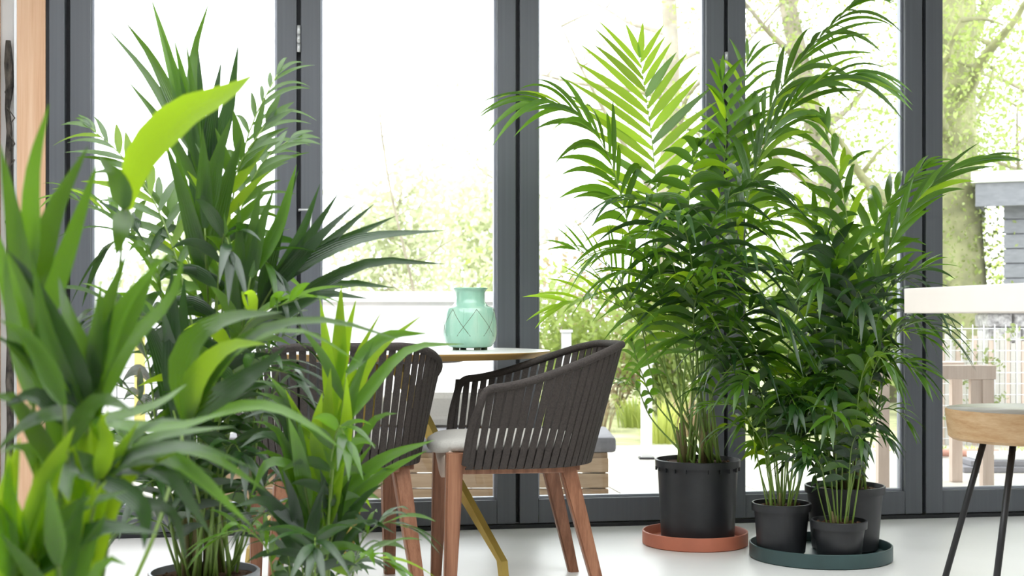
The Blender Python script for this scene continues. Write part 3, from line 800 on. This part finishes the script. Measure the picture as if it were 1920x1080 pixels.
fE([(385, 760, .1), (370, 560, .15), (330, 430, .2), (270, 340, .25)], f0=.6, n=8, L=.18, Wd=.024, ang=(45, 18), droop=.4, mat='leaf', **K)
og = P(325, 770, DE-.25)
E_.fan(og, pE([(322, 500, -.25, 0), (345, 520, -.22, 0), (205, 600, -.2, (270, 585)), (300, 560, -.28, 0)]), .046, 'leaf_dark', [E_.rootp(), P(365, 900, DE-.15), og])
fE([(380, 850, -.1), (360, 700, -.15), (320, 610, -.2), (240, 590, -.25)], f0=.5, n=7, L=.22, Wd=.030, droop=.5, mat='leaf_dark', **K)
fE([(395, 850, -.1), (420, 700, -.15), (470, 600, -.2), (560, 560, -.25)], f0=.5, n=8, L=.22, Wd=.028, droop=.45, mat='leaf', **K)
fE([(400, 850, -.1), (430, 740, -.2), (480, 690, -.25), (540, 700, -.3)], f0=.5, n=7, L=.20, Wd=.028, droop=.5, mat='leaf_dark', **K)
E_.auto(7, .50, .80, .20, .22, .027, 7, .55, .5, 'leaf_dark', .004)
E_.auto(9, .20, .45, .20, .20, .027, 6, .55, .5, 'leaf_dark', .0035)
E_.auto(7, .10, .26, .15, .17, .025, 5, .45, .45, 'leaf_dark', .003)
E_.finish()

# ---- small palm in front of the armchair
DF = 2.62
F_ = Palm('small broad leaved kentia palm standing in front of the rope armchair with the turned back', 590, 0, DF, .22, .10, seed=61)
F_.pot(0, .235, .085, .106, 'pot')
F_.sheaths(5, .045, .10, .008)
def fanF(o, tips, Wd, mat, mids=None):
    og = P(o[0], o[1], DF+o[2])
    mid = P((o[0]+595)/2, (o[1]+1130)/2, DF+o[2]*.6)
    Wd *= .82
    F_.fan(og, [P(x, y, DF+dd) if not m_ else (P(x, y, DF+dd), P(m_[0], m_[1], DF+dd*.7)) for (x, y, dd, m_) in tips], Wd, mat, [F_.rootp(), mid, og], r=.0045)
fanF((635, 720, 0), [(640, 535, 0, 0), (668, 560, .02, 0), (715, 585, .02, (670, 640)), (790, 592, .02, (700, 640)), (600, 560, -.05, 0)], .036, 'leaf_bright')
fanF((650, 700, -.05), [(870, 645, 0, (760, 632)), (800, 625, -.05, (720, 632)), (700, 640, -.05, 0), (560, 610, -.1, 0)], .030, 'leaf')
fanF((625, 880, -.1), [(650, 705, -.12, (650, 800)), (605, 735, -.14, (595, 800)), (620, 690, -.1, (615, 780)), (535, 730, -.1, (575, 790)), (660, 780, -.1, 0)], .042, 'leaf_bright')
fanF((630, 900, -.05), [(745, 775, -.05, (700, 790)), (815, 825, -.05, (720, 850)), (800, 845, 0, (725, 865)), (740, 880, 0, (690, 860))], .036, 'leaf')
fanF((570, 900, -.08), [(480, 735, -.1, (540, 760)), (470, 790, -.12, (520, 790)), (480, 850, -.1, (520, 830)), (540, 780, -.15, 0), (500, 700, -.1, (545, 760))], .036, 'leaf')
fanF((560, 990, -.1), [(470, 880, -.12, (490, 920)), (480, 1000, -.15, (510, 960)), (530, 880, -.12, 0), (610, 900, -.1, 0), (440, 950, -.15, (500, 930))], .034, 'leaf_dark')
fanF((625, 1000, -.05), [(720, 905, -.05, (680, 930)), (690, 985, -.08, (660, 950)), (660, 890, -.08, 0), (740, 1000, 0, (690, 960)), (600, 880, -.1, 0)], .030, 'leaf_dark')
fanF((600, 960, 0), [(560, 800, 0, 0), (630, 790, .02, 0), (700, 830, .02, 0), (510, 860, 0, (550, 880))], .034, 'leaf')
straps(F_, DF, (565, 880, -.05), (585, 1100), [([(540, 760, -.06), (510, 720, -.08), (470, 715, -.1)], .026, 'leaf'), ([(535, 790, -.06), (500, 770, -.08), (455, 785, -.1)], .022, 'leaf_dark'), ([(530, 830, -.06), (490, 815, -.08), (450, 840, -.1)], .024, 'leaf_dark'), ([(560, 800, -.05), (600, 840, -.06), (610, 880, -.08)], .020, 'leaf_dark'), ([(540, 870, -.08), (500, 870, -.1), (470, 930, -.12)], .022, 'leaf')])
F_.auto(8, .10, .28, .14, .15, .022, 5, .5, .5, 'leaf_dark', .003)
F_.auto(2, .30, .45, .14, .15, .024, 5, .5, .55, 'leaf', .003)
F_.finish()

# ---- foreground palms, out of focus
DG = 1.62
G_ = Palm('large kentia palm with broad glossy leaves in the near foreground by the timber posts', 60, 0, DG, .26, .12, seed=71)
G_.pot(0, .275, .10, .125, 'pot')
G_.sheaths(6, .05, .12, .01)
def fanG(o, tips, Wd, mat, via=None, pl=None, nrm=(0, -1, .35), D0=None):
    pl = pl or G_; D0 = D0 or DG
    og = P(o[0], o[1], D0+o[2])
    st_ = [pl.rootp(), P(via[0], via[1], D0+o[2]*.6) if via else pl.soilpt.lerp(og, .5), og]
    Wd *= .78
    pl.fan(og, [P(x, y, D0+dd) if not m_ else (P(x, y, D0+dd), P(m_[0], m_[1], D0+dd*.8)) for (x, y, dd, m_) in tips], Wd, mat, st_, nrm=nrm, r=.005)
fanG((60, 520, 0), [(92, 195, -.05, (62, 330)), (0, 270, -.05, (30, 400)), (165, 275, 0, (100, 390)), (185, 300, .05, (130, 420)), (-60, 330, -.1, (0, 420)), (10, 470, -.1, (20, 490))], .036, 'leaf', (70, 900))
fanG((170, 740, 0), [(60, 480, -.05, (90, 600)), (40, 540, 0, (100, 630)), (190, 520, 0, (180, 620)), (240, 470, .02, (190, 600)), (0, 630, -.05, (90, 660)), (320, 470, .02, (230, 580))], .036, 'leaf', (150, 1000))
# big arching leaf over the tall palm
og = P(236, 392, DG+.12)
o_, c_ = G_.stalk([G_.rootp(), P(150, 900, DG+.1), P(215, 560, DG+.12), og], .005, .002)
G_.leaf(o_, [og, P(262, 300, DG+.12), P(340, 218, DG+.12), P(420, 178, DG+.12), P(475, 140, DG+.14)], .052, Vector((.3, -1, .5)).normalized(), 'leaf_bright', peak=.5)
G_.leaf(o_, [og, P(215, 330, DG+.1), P(190, 300, DG+.1), P(185, 290, DG+.1)], .03, Vector((.3, -1, .5)).normalized(), 'leaf')
G_.leaf(o_, [og, P(225, 440, DG+.1), P(218, 480, DG+.1)], .028, Vector((.3, -1, .5)).normalized(), 'leaf')
fanG((120, 760, -.1), [(0, 600, -.1, (60, 640)), (-40, 760, -.1, (20, 700)), (250, 770, -.1, (180, 730)), (0, 850, -.15, (50, 770))], .034, 'leaf', (130, 1000))
straps(G_, DG, (170, 790, 0), (150, 1050), [([(140, 690, -.02), (70, 540, -.03), (15, 470, -.05)], .032, 'leaf_dark'), ([(95, 720, 0), (55, 640, 0), (15, 545, 0)], .034, 'leaf_bright'),
    ([(110, 735, -.03), (50, 660, -.05), (-30, 625, -.08)], .016, 'leaf_dark'), ([(165, 690, 0), (130, 600, 0), (110, 520, .02)], .030, 'leaf'), ([(190, 690, .02), (250, 590, .04), (300, 470, .06)], .034, 'leaf'), ([(230, 660, .05), (320, 560, .08), (345, 470, .1)], .030, 'leaf')])
straps(G_, DG, (350, 790, .3), (270, 1050), [([(350, 660, .3), (420, 600, .3), (530, 585, .32)], .046, 'leaf'), ([(370, 710, .28), (430, 650, .28), (500, 645, .3)], .042, 'leaf_bright'),
    ([(420, 740, .25), (490, 690, .25), (535, 650, .25)], .046, 'leaf_dark'), ([(440, 660, .32), (560, 620, .35), (690, 690, .4)], .020, 'leaf'), ([(450, 640, .32), (600, 600, .36), (760, 640, .42)], .018, 'leaf'), ([(480, 760, .3), (570, 790, .3), (650, 850, .32)], .022, 'leaf')])
straps(G_, DG, (165, 800, -.05), (150, 1050), [([(120, 775, -.06), (50, 795, -.08), (-10, 850, -.1)], .024, 'leaf'), ([(100, 760, -.05), (60, 740, -.06), (10, 760, -.08)], .030, 'leaf_dark'), ([(190, 790, 0), (290, 760, .05), (350, 720, .1)], .020, 'leaf'), ([(220, 800, 0), (330, 800, .05), (430, 770, .1)], .022, 'leaf')])
G_.finish()
DH = 1.5
H_ = Palm('low bright green kentia palm in the near foreground below the larger palm', 150, 0, DH, .24, .10, seed=81)
H_.pot(0, .255, .085, .105, 'pot')
H_.sheaths(5, .045, .08, .008)
def fanH(o, tips, Wd, mat, via=None, nrm=(0, -1, .35)): fanG(o, tips, Wd, mat, via, H_, nrm, DH)
fanH((60, 1040, 0), [(15, 840, 0, (20, 930)), (140, 800, 0, (90, 900)), (-30, 900, 0, 0), (70, 850, .02, 0), (200, 900, 0, (130, 940))], .042, 'leaf_bright', None)
fanH((150, 950, .05), [(120, 790, .05, 0), (170, 770, .08, 0), (260, 790, .08, (200, 860)), (330, 850, .1, (230, 860)), (60, 900, .05, (100, 890))], .036, 'leaf_bright', None)
fanH((110, 1060, -.03), [(200, 960, 0, 0), (240, 1060, -.05, (180, 1000)), (90, 900, -.05, 0), (0, 1000, -.05, 0), (160, 920, 0, 0)], .034, 'leaf', None)
straps(H_, DH, (185, 900, .05), (160, 1100), [([(250, 860, .08), (340, 870, .12), (470, 985, .2)], .026, 'leaf'), ([(260, 850, .08), (370, 840, .12), (480, 880, .2)], .022, 'leaf'), ([(240, 880, .08), (320, 900, .1), (400, 1010, .15)], .028, 'leaf_dark'),
    ([(150, 870, .05), (120, 890, .03), (130, 940, 0)], .034, 'leaf'), ([(230, 920, .05), (270, 960, .05), (270, 1030, .05)], .026, 'leaf_dark'), ([(240, 830, .08), (300, 790, .1), (350, 790, .12)], .018, 'leaf'), ([(200, 830, .05), (190, 790, .05), (205, 770, .05)], .022, 'leaf_bright')])
straps(H_, DH, (20, 1090, 0), (60, 1150), [([(10, 980, 0), (25, 880, 0), (38, 820, 0)], .036, 'leaf_bright'), ([(50, 1000, 0), (80, 930, 0), (130, 850, 0)], .040, 'leaf_bright'), ([(90, 1010, 0), (150, 950, 0), (240, 920, .02)], .032, 'leaf'), ([(110, 1040, 0), (190, 990, 0), (300, 1000, .02)], .034, 'leaf_dark'), ([(-20, 1000, 0), (-30, 900, 0), (-10, 800, 0)], .036, 'leaf_bright')])
straps(H_, DH, (215, 905, .1), (190, 1100), [([(280, 850, .12), (380, 850, .16), (500, 920, .22)], .022, 'leaf'), ([(280, 870, .12), (360, 890, .15), (440, 960, .2)], .024, 'leaf_dark'), ([(270, 830, .12), (350, 810, .15), (440, 800, .2)], .016, 'leaf'),
    ([(180, 850, .1), (150, 800, .1), (120, 780, .1)], .024, 'leaf_bright'), ([(250, 940, .1), (320, 960, .12), (350, 1050, .14)], .022, 'leaf_dark'), ([(200, 960, .08), (170, 1000, .06), (180, 1060, .05)], .026, 'leaf')])
H_.auto(3, .10, .22, .14, .16, .024, 4, .5, .6, 'leaf', .004)
H_.finish()

# ------------------------------------------------------------------ outdoors
GZ = -.06
def gplane(name, x0, x1, y0, y1, z, mat):
    return struct(bmobj(name, box_bm(x0, x1, y0, y1, z-.04, z), mat))
gplane('ground', -60, 60, 9.2, 90, GZ-.03, 'earth')
# terrace slabs
tr_root = struct(thing('terrace', None, None, (0, 0, 0)))
for i in range(11):
    for j in range(4):
        u0 = -1.2+i*.75; v0 = .17+j*.95
        bmobj('paving_slab', box_bm(u0+.004, u0+.746, v0+.004, v0+.946, GZ-.05, GZ, .003, W), 'paving', tr_root)
struct(bmobj('terrace_bed', box_bm(-1.4, 7.4, .11, 4.2, GZ-.09, GZ-.02, 0, W), 'stone'))
# white garden wall with coping
gw = struct(thing('wall_garden', None, None, (-3.0, 9.6, 0)))
bmobj('render_coat', box_bm(1.05, 3.02, 0, .16, GZ-.1, .96), 'white', gw)
bmobj('coping', box_bm(-2.4, 3.06, -.04, .2, .985, 1.06, .004), 'white', gw)
bmobj('drip_edge', box_bm(-2.4, 3.05, -.005, .17, .96, .985), 'steel', gw)
for i in range(9):
    for j in range(9):
        xo = -2.4+i*.385+(.19 if j % 2 else 0)
        bmobj('block', box_bm(xo, min(xo+.377, 1.05), 0, .15, GZ+j*.113, GZ+j*.113+.106, .004), 'block', gw)
pp = thing('garden_post', 'yellow timber post in front of the white block wall', 'post', P(262, 600, 8.9).xy.to_3d())
bmobj('post', box_bm(-.03, .03, -.03, .03, GZ-.05, .72, .004), 'yellow', pp); lathe('cap', [(.036, .72), (.036, .735), (.01, .75)], 'yellow', pp, 12)
p2 = thing('garden_pole', 'thin grey metal pole in front of the white block wall', 'pole', P(200, 600, 8.7).xy.to_3d())
lathe('pole', [(.014, GZ-.05), (.014, .92)], 'steel', p2, 12); lathe('cap', [(.018, .92), (.018, .94), (.004, .95)], 'steel', p2, 12)

# low wooden lounge bench on the terrace
lb = thing('garden_lounge', 'low plank lounge bench with grey seat pads on the terrace', 'bench', (-.35, 6.75, GZ))
for j in range(3): bmobj('front_plank', box_bm(-1.1, .82, -.38, -.345, .02+j*.075, .088+j*.075, .004), 'garden_wood', lb)
for j in range(5): bmobj('seat_slat', box_bm(-1.1, .82, -.34+j*.13, -.22+j*.13, .235, .262, .004), 'garden_wood', lb)
for j in range(2): bmobj('back_plank', box_bm(-1.1, .45, .34, .375, .30+j*.10, .392+j*.10, .004), 'garden_wood', lb)
for x in (-1.0, -.2, .4): bmobj('back_post', box_bm(x-.03, x+.03, .376, .43, 0, .50, .004), 'garden_wood', lb)
for x in (-1.05, .77): bmobj('leg', box_bm(x-.04, x+.04, -.34, .3, 0, .234, .004), 'garden_wood', lb)
for i, (a, b_) in enumerate(((-1.08, -.46), (-.44, .18), (.2, .86))):
    o = bmobj('seat_pad', box_bm(a, b_, -.36, .30, .264, .34, .02), 'grey_cushion', lb)
for i, (a, b_) in enumerate(((-1.08, -.34), (-.32, .42))):
    o = bmobj('back_pad', box_bm(a, b_, .20, .335, .345, .535, .04), 'cushion', lb)

# foliage helper: many small leaf quads (stuff)
def foliage(name, centers, per, spread, size, mat, parent, rnd, off=Vector()):
    V, F = [], []
    for (c, sc) in centers:
        for _ in range(int(per)):
            d = Vector((rnd.gauss(0, 1), rnd.gauss(0, 1), rnd.gauss(0, .8)))*spread*sc
            q = c+d-off
            a = Vector((rnd.uniform(-1, 1), rnd.uniform(-1, 1), rnd.uniform(-1, 1))).normalized()
            b2 = a.cross(Vector((rnd.uniform(-1, 1), rnd.uniform(-1, 1), rnd.uniform(-1, 1)))).normalized()
            s_ = size*rnd.uniform(.6, 1.3); i = len(V)
            V += [q-a*s_, q+b2*s_*.55, q+a*s_, q-b2*s_*.55]; F.append((i, i+1, i+2, i+3))
    o = link(name, pydata(name, V, F), mat, parent); o['kind'] = 'stuff'; return o
def tree(label, x, D, lean, height, r0, mat, dens, seed, bark='trunk', nb=9, first=.25, leaf=.06, blen=.45, ivy=0, spread=.45, group='trees beyond the terrace', branches=None):
    rnd = random.Random(seed); b0 = P(x, 600, D); base = Vector((b0.x, D, GZ-.05))
    t_ = thing('tree', label, 'tree', base, 0, group)
    tp = [Vector((lean*f+.10*height*.2*math.sin(f*5+seed), .1*math.sin(f*4+seed), height*f)) for f in (0, .15, .3, .45, .6, .75, .9, 1)]
    tp = catmull(tp, 20)
    tube('trunk', tp, lambda f: r0*(1.25-.25*min(1, f*8))*(1-.72*f)+.004, bark, t_, 10)
    cs = []
    for i in range(nb):
        f = first+(1-first)*(i+.5)/nb; q = tp[int(f*20)]
        a = rnd.uniform(0, 2*PI) if branches is None else branches[i % len(branches)]
        ln = height*blen*(1.05-f*.6)*rnd.uniform(.7, 1.2)
        d = Vector((math.cos(a), math.sin(a), rnd.uniform(.15, .7)))
        p_ = [q]; dd = d.normalized()
        for k in range(5):
            dd = (dd+Vector((rnd.uniform(-.3, .3), rnd.uniform(-.3, .3), rnd.uniform(-.15, .25)))).normalized()
            p_.append(p_[-1]+dd*ln/5)
        br = tube('branch', catmull(p_, 12), lambda g, rr=r0*.32*(1.1-f*.6): rr*(1-.85*g)+.003, bark, t_, 6)
        for k in range(2, 6):
            cs.append((p_[k], .6+.15*k))
            tw = p_[k]+Vector((rnd.uniform(-1, 1), rnd.uniform(-1, 1), rnd.uniform(-.1, .9)))*ln*.22
            tube('twig', [p_[k], p_[k].lerp(tw, .5)+Vector((0, 0, .04)), tw], lambda g, rr=r0*.10: rr*(1-.8*g)+.002, bark, br, 4)
            cs.append((tw, .8))
    if dens: foliage('foliage', cs, dens, spread, leaf, mat, t_, rnd)
    if ivy:
        cs = [(tp[int(20*f)], .32) for f in [i/24*.8 for i in range(25)]]
        foliage('ivy', cs, ivy, r0*2.6, leaf*.75, 'ivy', t_, rnd)
    return t_
tree('pale bare trunked tree with a long side branch behind the big palm', 1262, 17, -.35, 8.5, .17, 'pale', 12, 5, 'branch', 12, .25, .045, .38, 0, .5)
tree('slender leaning spring tree between the two right mullions', 1640, 15, -1.5, 8.0, .16, 'spring', 70, 8, 'branch', 12, .2, .032, .30, 200, .42)
tree('thick ivy covered tree trunk beside the grey shed', 1803, 13.5, .15, 9.0, .30, 'spring', 100, 9, 'trunk', 14, .18, .032, .32, 600, .42)
tree('spring tree with fine yellow green leaves behind the grey shed', 2090, 18, -.1, 9.0, .18, 'spring', 60, 10, 'branch', 14, .2, .055, .4, 0, .5)
tree('thin pale sapling beyond the white garden wall', 915, 12, .1, 3.4, .022, 'pale', 5, 12, 'branch', 8, .2, .035, .32, 0, .3)
tree('leaning thin sapling beyond the white garden wall', 800, 12.5, -.4, 3.0, .016, 'pale', 5, 13, 'branch', 6, .2, .035, .32, 0, .3)
tree('faint pale green tree far beyond the white wall', 720, 30, .4, 3.9, .10, 'pale', 40, 14, 'branch', 12, .12, .10, .34, 0, .7)
tree('faint whitish tree furthest behind the vase', 880, 36, .4, 4.6, .10, 'pale', 40, 15, 'branch', 12, .12, .12, .34, 0, .8)
tree('faint pale tree behind the timber posts end of the glazing', 330, 34, .4, 3.2, .10, 'pale', 30, 16, 'branch', 10, .12, .12, .34, 0, .8)
def shrub(label, x, D, h, wd, mat, n, seed, leaf=.045, group='garden shrubs'):
    rnd = random.Random(seed); b0 = P(x, 600, D); base = Vector((b0.x, D, GZ-.05))
    t_ = thing('shrub', label, 'shrub', base, 0, group); cs = []
    for i in range(7):
        a = rnd.uniform(0, 2*PI); e = Vector((math.cos(a)*wd*rnd.uniform(.2, .9), math.sin(a)*wd*.6*rnd.random(), h*rnd.uniform(.5, 1)))
        tube('stem', [Vector((e.x*.1, e.y*.1, 0)), e*.5+Vector((0, 0, .1*h)), e], lambda g: .014*(1-.7*g), 'branch', t_, 5)
        for f in (.35, .6, .8, 1): cs.append((e*f, .5+.5*f))
    foliage('foliage', cs, n/28, wd*.28, leaf, mat, t_, rnd)
for (x, D, h, wd, mt, n, sd, lb_) in ((1050, 12.5, 1.5, .8, 'spring', 2600, 1, 'yellow green shrub behind the low lounge bench'),
        (1150, 14, 1.6, .9, 'russet', 2200, 2, 'russet brown shrub behind the big palm'),
        (1480, 14.5, 2.0, 1.1, 'spring', 3000, 3, 'tall yellow green shrub seen through the palm group'),
        (1640, 14, 2.2, 1.1, 'spring', 3200, 4, 'dense lime shrub beside the ivy covered trunk'),
        (1730, 17.5, 2.4, 1.2, 'spring', 3600, 5, 'dense lime shrub behind the ivy covered trunk'),
        (1880, 20, 2.6, 1.0, 'spring', 2600, 6, 'lime shrub next to the grey shed wall'),
        (840, 22, 1.9, 1.6, 'pale', 1800, 7, 'pale low shrub beyond the white wall'),
        (1240, 13, 1.2, .8, 'spring', 2000, 8, 'small shrub behind the white garden posts')):
    shrub(lb_, x, D, h, wd, mt, n, sd)
# grass tufts along the terrace edge
def tuft(x, D, h, n, seed, mat='tuft'):
    rnd = random.Random(seed); b0 = P(x, 600, D); base = Vector((b0.x, D, GZ-.06))
    V, F = [], []
    for i in range(n):
        a = rnd.uniform(0, 2*PI); r_ = rnd.uniform(0, .16); q = Vector((math.cos(a)*r_, math.sin(a)*r_, 0)); hh = h*rnd.uniform(.5, 1.1)
        o = Vector((math.cos(a), math.sin(a), 0))*hh*rnd.uniform(.1, .6); s_ = Vector((-math.sin(a), math.cos(a), 0))*.009
        i0 = len(V); V += [q-s_, q+s_, q+o*.4+Vector((0, 0, hh*.7))+s_*.8, q+o*.4+Vector((0, 0, hh*.7))-s_*.8, q+o+Vector((0, 0, hh))]
        F += [(i0, i0+1, i0+2, i0+3), (i0+3, i0+2, i0+4)]
    o = link('grass_tuft', pydata('grass_tuft', V, F), mat); o.location = base
    lb_t = 'short grass tuft at the foot of the wire fence' if seed >= 100 else ('dry russet grass tuft in the garden beyond the terrace' if mat == 'russet' else 'loose yellow green grass tuft in the garden beyond the terrace')
    gr_t = 'short grass tufts by the wire fence' if seed >= 100 else ('dry russet grass tufts' if mat == 'russet' else 'yellow green grass tufts')
    tag(o, lb_t, 'grass', gr_t); return o
rt = random.Random(5)
spots = []
for i in range(400):
    D_t = rt.uniform(10.0, 12.2); X_t = rt.uniform(.15, 2.3)
    if len(spots) < 20 and all((X_t-a)**2+(D_t-b_)**2 > .34 for a, b_ in spots): spots.append((X_t, D_t))
for i, (X_t, D_t) in enumerate(spots): tuft(960+X_t*FPX/D_t, D_t, rt.uniform(.25, .42), 120, i, 'tuft' if i % 4 else 'russet')
for i in range(4): tuft(1665+i*84, 9.2, .08, 110, 100+i)
# white garden posts beside the big palm
for (x, D, h, lb_) in ((1212, 8.6, .62, 'slim white garden post beside the tall palm pot'), (1062, 9.65, .82, 'slim grey garden post behind the side on rope armchair')):
    q = P(x, 600, D); o = thing('garden_post', lb_, 'post', (q.x, D, GZ))
    pm = 'white' if x > 1100 else 'wire'; bmobj('post', box_bm(-.035, .035, -.03, .03, 0, h, .003), pm, o); bmobj('cap', box_bm(-.045, .045, -.04, .04, h, h+.02, .003), pm, o)
    bmobj('foot_plate', box_bm(-.05, .05, -.05, .05, 0, .012, .002), 'iron', o)
# grey shed
q = P(1882, 600, 13.0)
sh = thing('garden_shed', 'dark grey boarded shed with a white roof edge beyond the terrace', 'shed', (q.x, 13.0, GZ))
sd_u = Vector((.93, -.36, 0)).normalized(); sd_v = Vector((.36, .93, 0))
def S_(c): return sd_u*c[0]+sd_v*c[1]+Vector((0, 0, c[2]))
bmobj('core_wall', box_bm(.02, 2.4, .02, 2.0, 0, 2.05, 0, S_), 'shedboard', sh)
for j in range(14): bmobj('wall_board', box_bm(0, 2.42, -.012+.004*(j % 2), .018, .02+j*.146, .154+j*.146, .004, S_), 'shedboard', sh)
bmobj('fascia', box_bm(-.26, 2.7, -.24, -.2, 2.03, 2.26, .003, S_), 'shedboard', sh)
bmobj('fascia', box_bm(-.26, -.22, -.2, 2.1, 2.03, 2.26, .003, S_), 'shedboard', sh)
bmobj('roof', box_bm(-.30, 2.75, -.28, 2.2, 2.262, 2.37, .01, S_), 'white', sh)
# stone pier + wire fence
q = P(1925, 600, 9.9)
sp_ = thing('stone_pier', 'rough grey stone pier behind the stool', 'pier', (q.x, 9.9, GZ))
rs_ = random.Random(2)
for j in range(9):
    for i in range(3):
        xo = -.29+i*.2+(.06 if j % 2 else 0)+rs_.uniform(-.01, .01)
        bmobj('stone', box_bm(xo, xo+.19+rs_.uniform(-.01, .01), rs_.uniform(0, .03), .3, .02+j*.105, .117+j*.105, .018), 'stone', sp_)
bmobj('core', box_bm(-.27, .34, .05, .28, 0, .97), 'stone', sp_)
bmobj('capstone', box_bm(-.36, .45, -.05, .35, .975, 1.06, .01), 'white', sp_)
q = P(1700, 600, 9.5)
wf = thing('wire_fence', 'galvanised wire grid fence with reed screen behind the stool', 'fence', (q.x, 9.5, GZ))
for i in range(14): tube('wire', [Vector((i*.08, 0, .02)), Vector((i*.08, 0, .88))], .0035, 'wire', wf, 5)
for j in range(11): tube('wire', [Vector((-.02, .008, .05+j*.08)), Vector((1.08, .008, .05+j*.08))], .0035, 'wire', wf, 5)
for x in (0, 1.06): bmobj('fence_post', box_bm(x-.02, x+.02, .015, .055, 0, .95, .003), 'pale_wood', wf)
for i in range(26):
    x = .02+i*.04; bmobj('reed', box_bm(x, x+.034, .06, .075, .0, .80+rs_.uniform(-.06, .05)), 'cushion' if i % 3 else 'pale_wood', wf)
tuft_c = [(Vector((.45+rs_.uniform(-.1, .3), -.02, .1+.08*i)), 1) for i in range(10)]
foliage('vine', tuft_c, 30, .05, .022, 'ivy', wf, rs_)
# pale wooden garden table frame
q = P(1850, 600, 6.9)
gt = thing('garden_table', 'pale beige wooden trestle on the terrace behind the stool', 'table', (q.x, 6.9, GZ))
bmobj('top_rail', box_bm(-.62, .04, -.03, .03, .60, .675, .004), 'pale_wood', gt)
for x in (0, -.55): bmobj('leg', box_bm(x-.03, x+.03, -.028, .028, 0, .60, .004), 'pale_wood', gt)
bmobj('brace', box_bm(-.09, -.031, -.02, .02, .44, .60, .003), 'pale_wood', gt)
bmobj('rear_rail', box_bm(-.62, .04, .45, .51, .60, .675, .004), 'pale_wood', gt)
for x in (0, -.55): bmobj('rear_leg', box_bm(x-.03, x+.03, .452, .508, 0, .60, .004), 'pale_wood', gt)
for x in (-.45, -.1): bmobj('cross_rail', box_bm(x-.025, x+.025, .03, .45, .61, .66, .003), 'pale_wood', gt)
# pipe and stacked boards
q = P(1770, 600, 8.7)
cp = tube('clay_pipe', [Vector((-.25, 0, .03)), Vector((.25, -.03, .03))], .026, 'pipe', None, 12); cp.location = (q.x+.1, 8.7, GZ)
tag(cp, 'reddish pipe lying on the grass edge of the terrace', 'pipe')
q = P(1905, 600, 7.9)
for j in range(3):
    bd = bmobj('grey_board', box_bm(-.35, .5, -.1, .1, 0, .035, .006), 'white' if j == 2 else 'grey_cushion')
    bd.location = (q.x+.05*j, 7.9+.02*j, GZ+.0005+j*.0355)
    tag(bd, ['lowest grey board of the stack on the terrace', 'middle grey board of the stack on the terrace', 'white topmost board of the stack on the terrace'][j], 'board', 'stacked boards on the terrace')
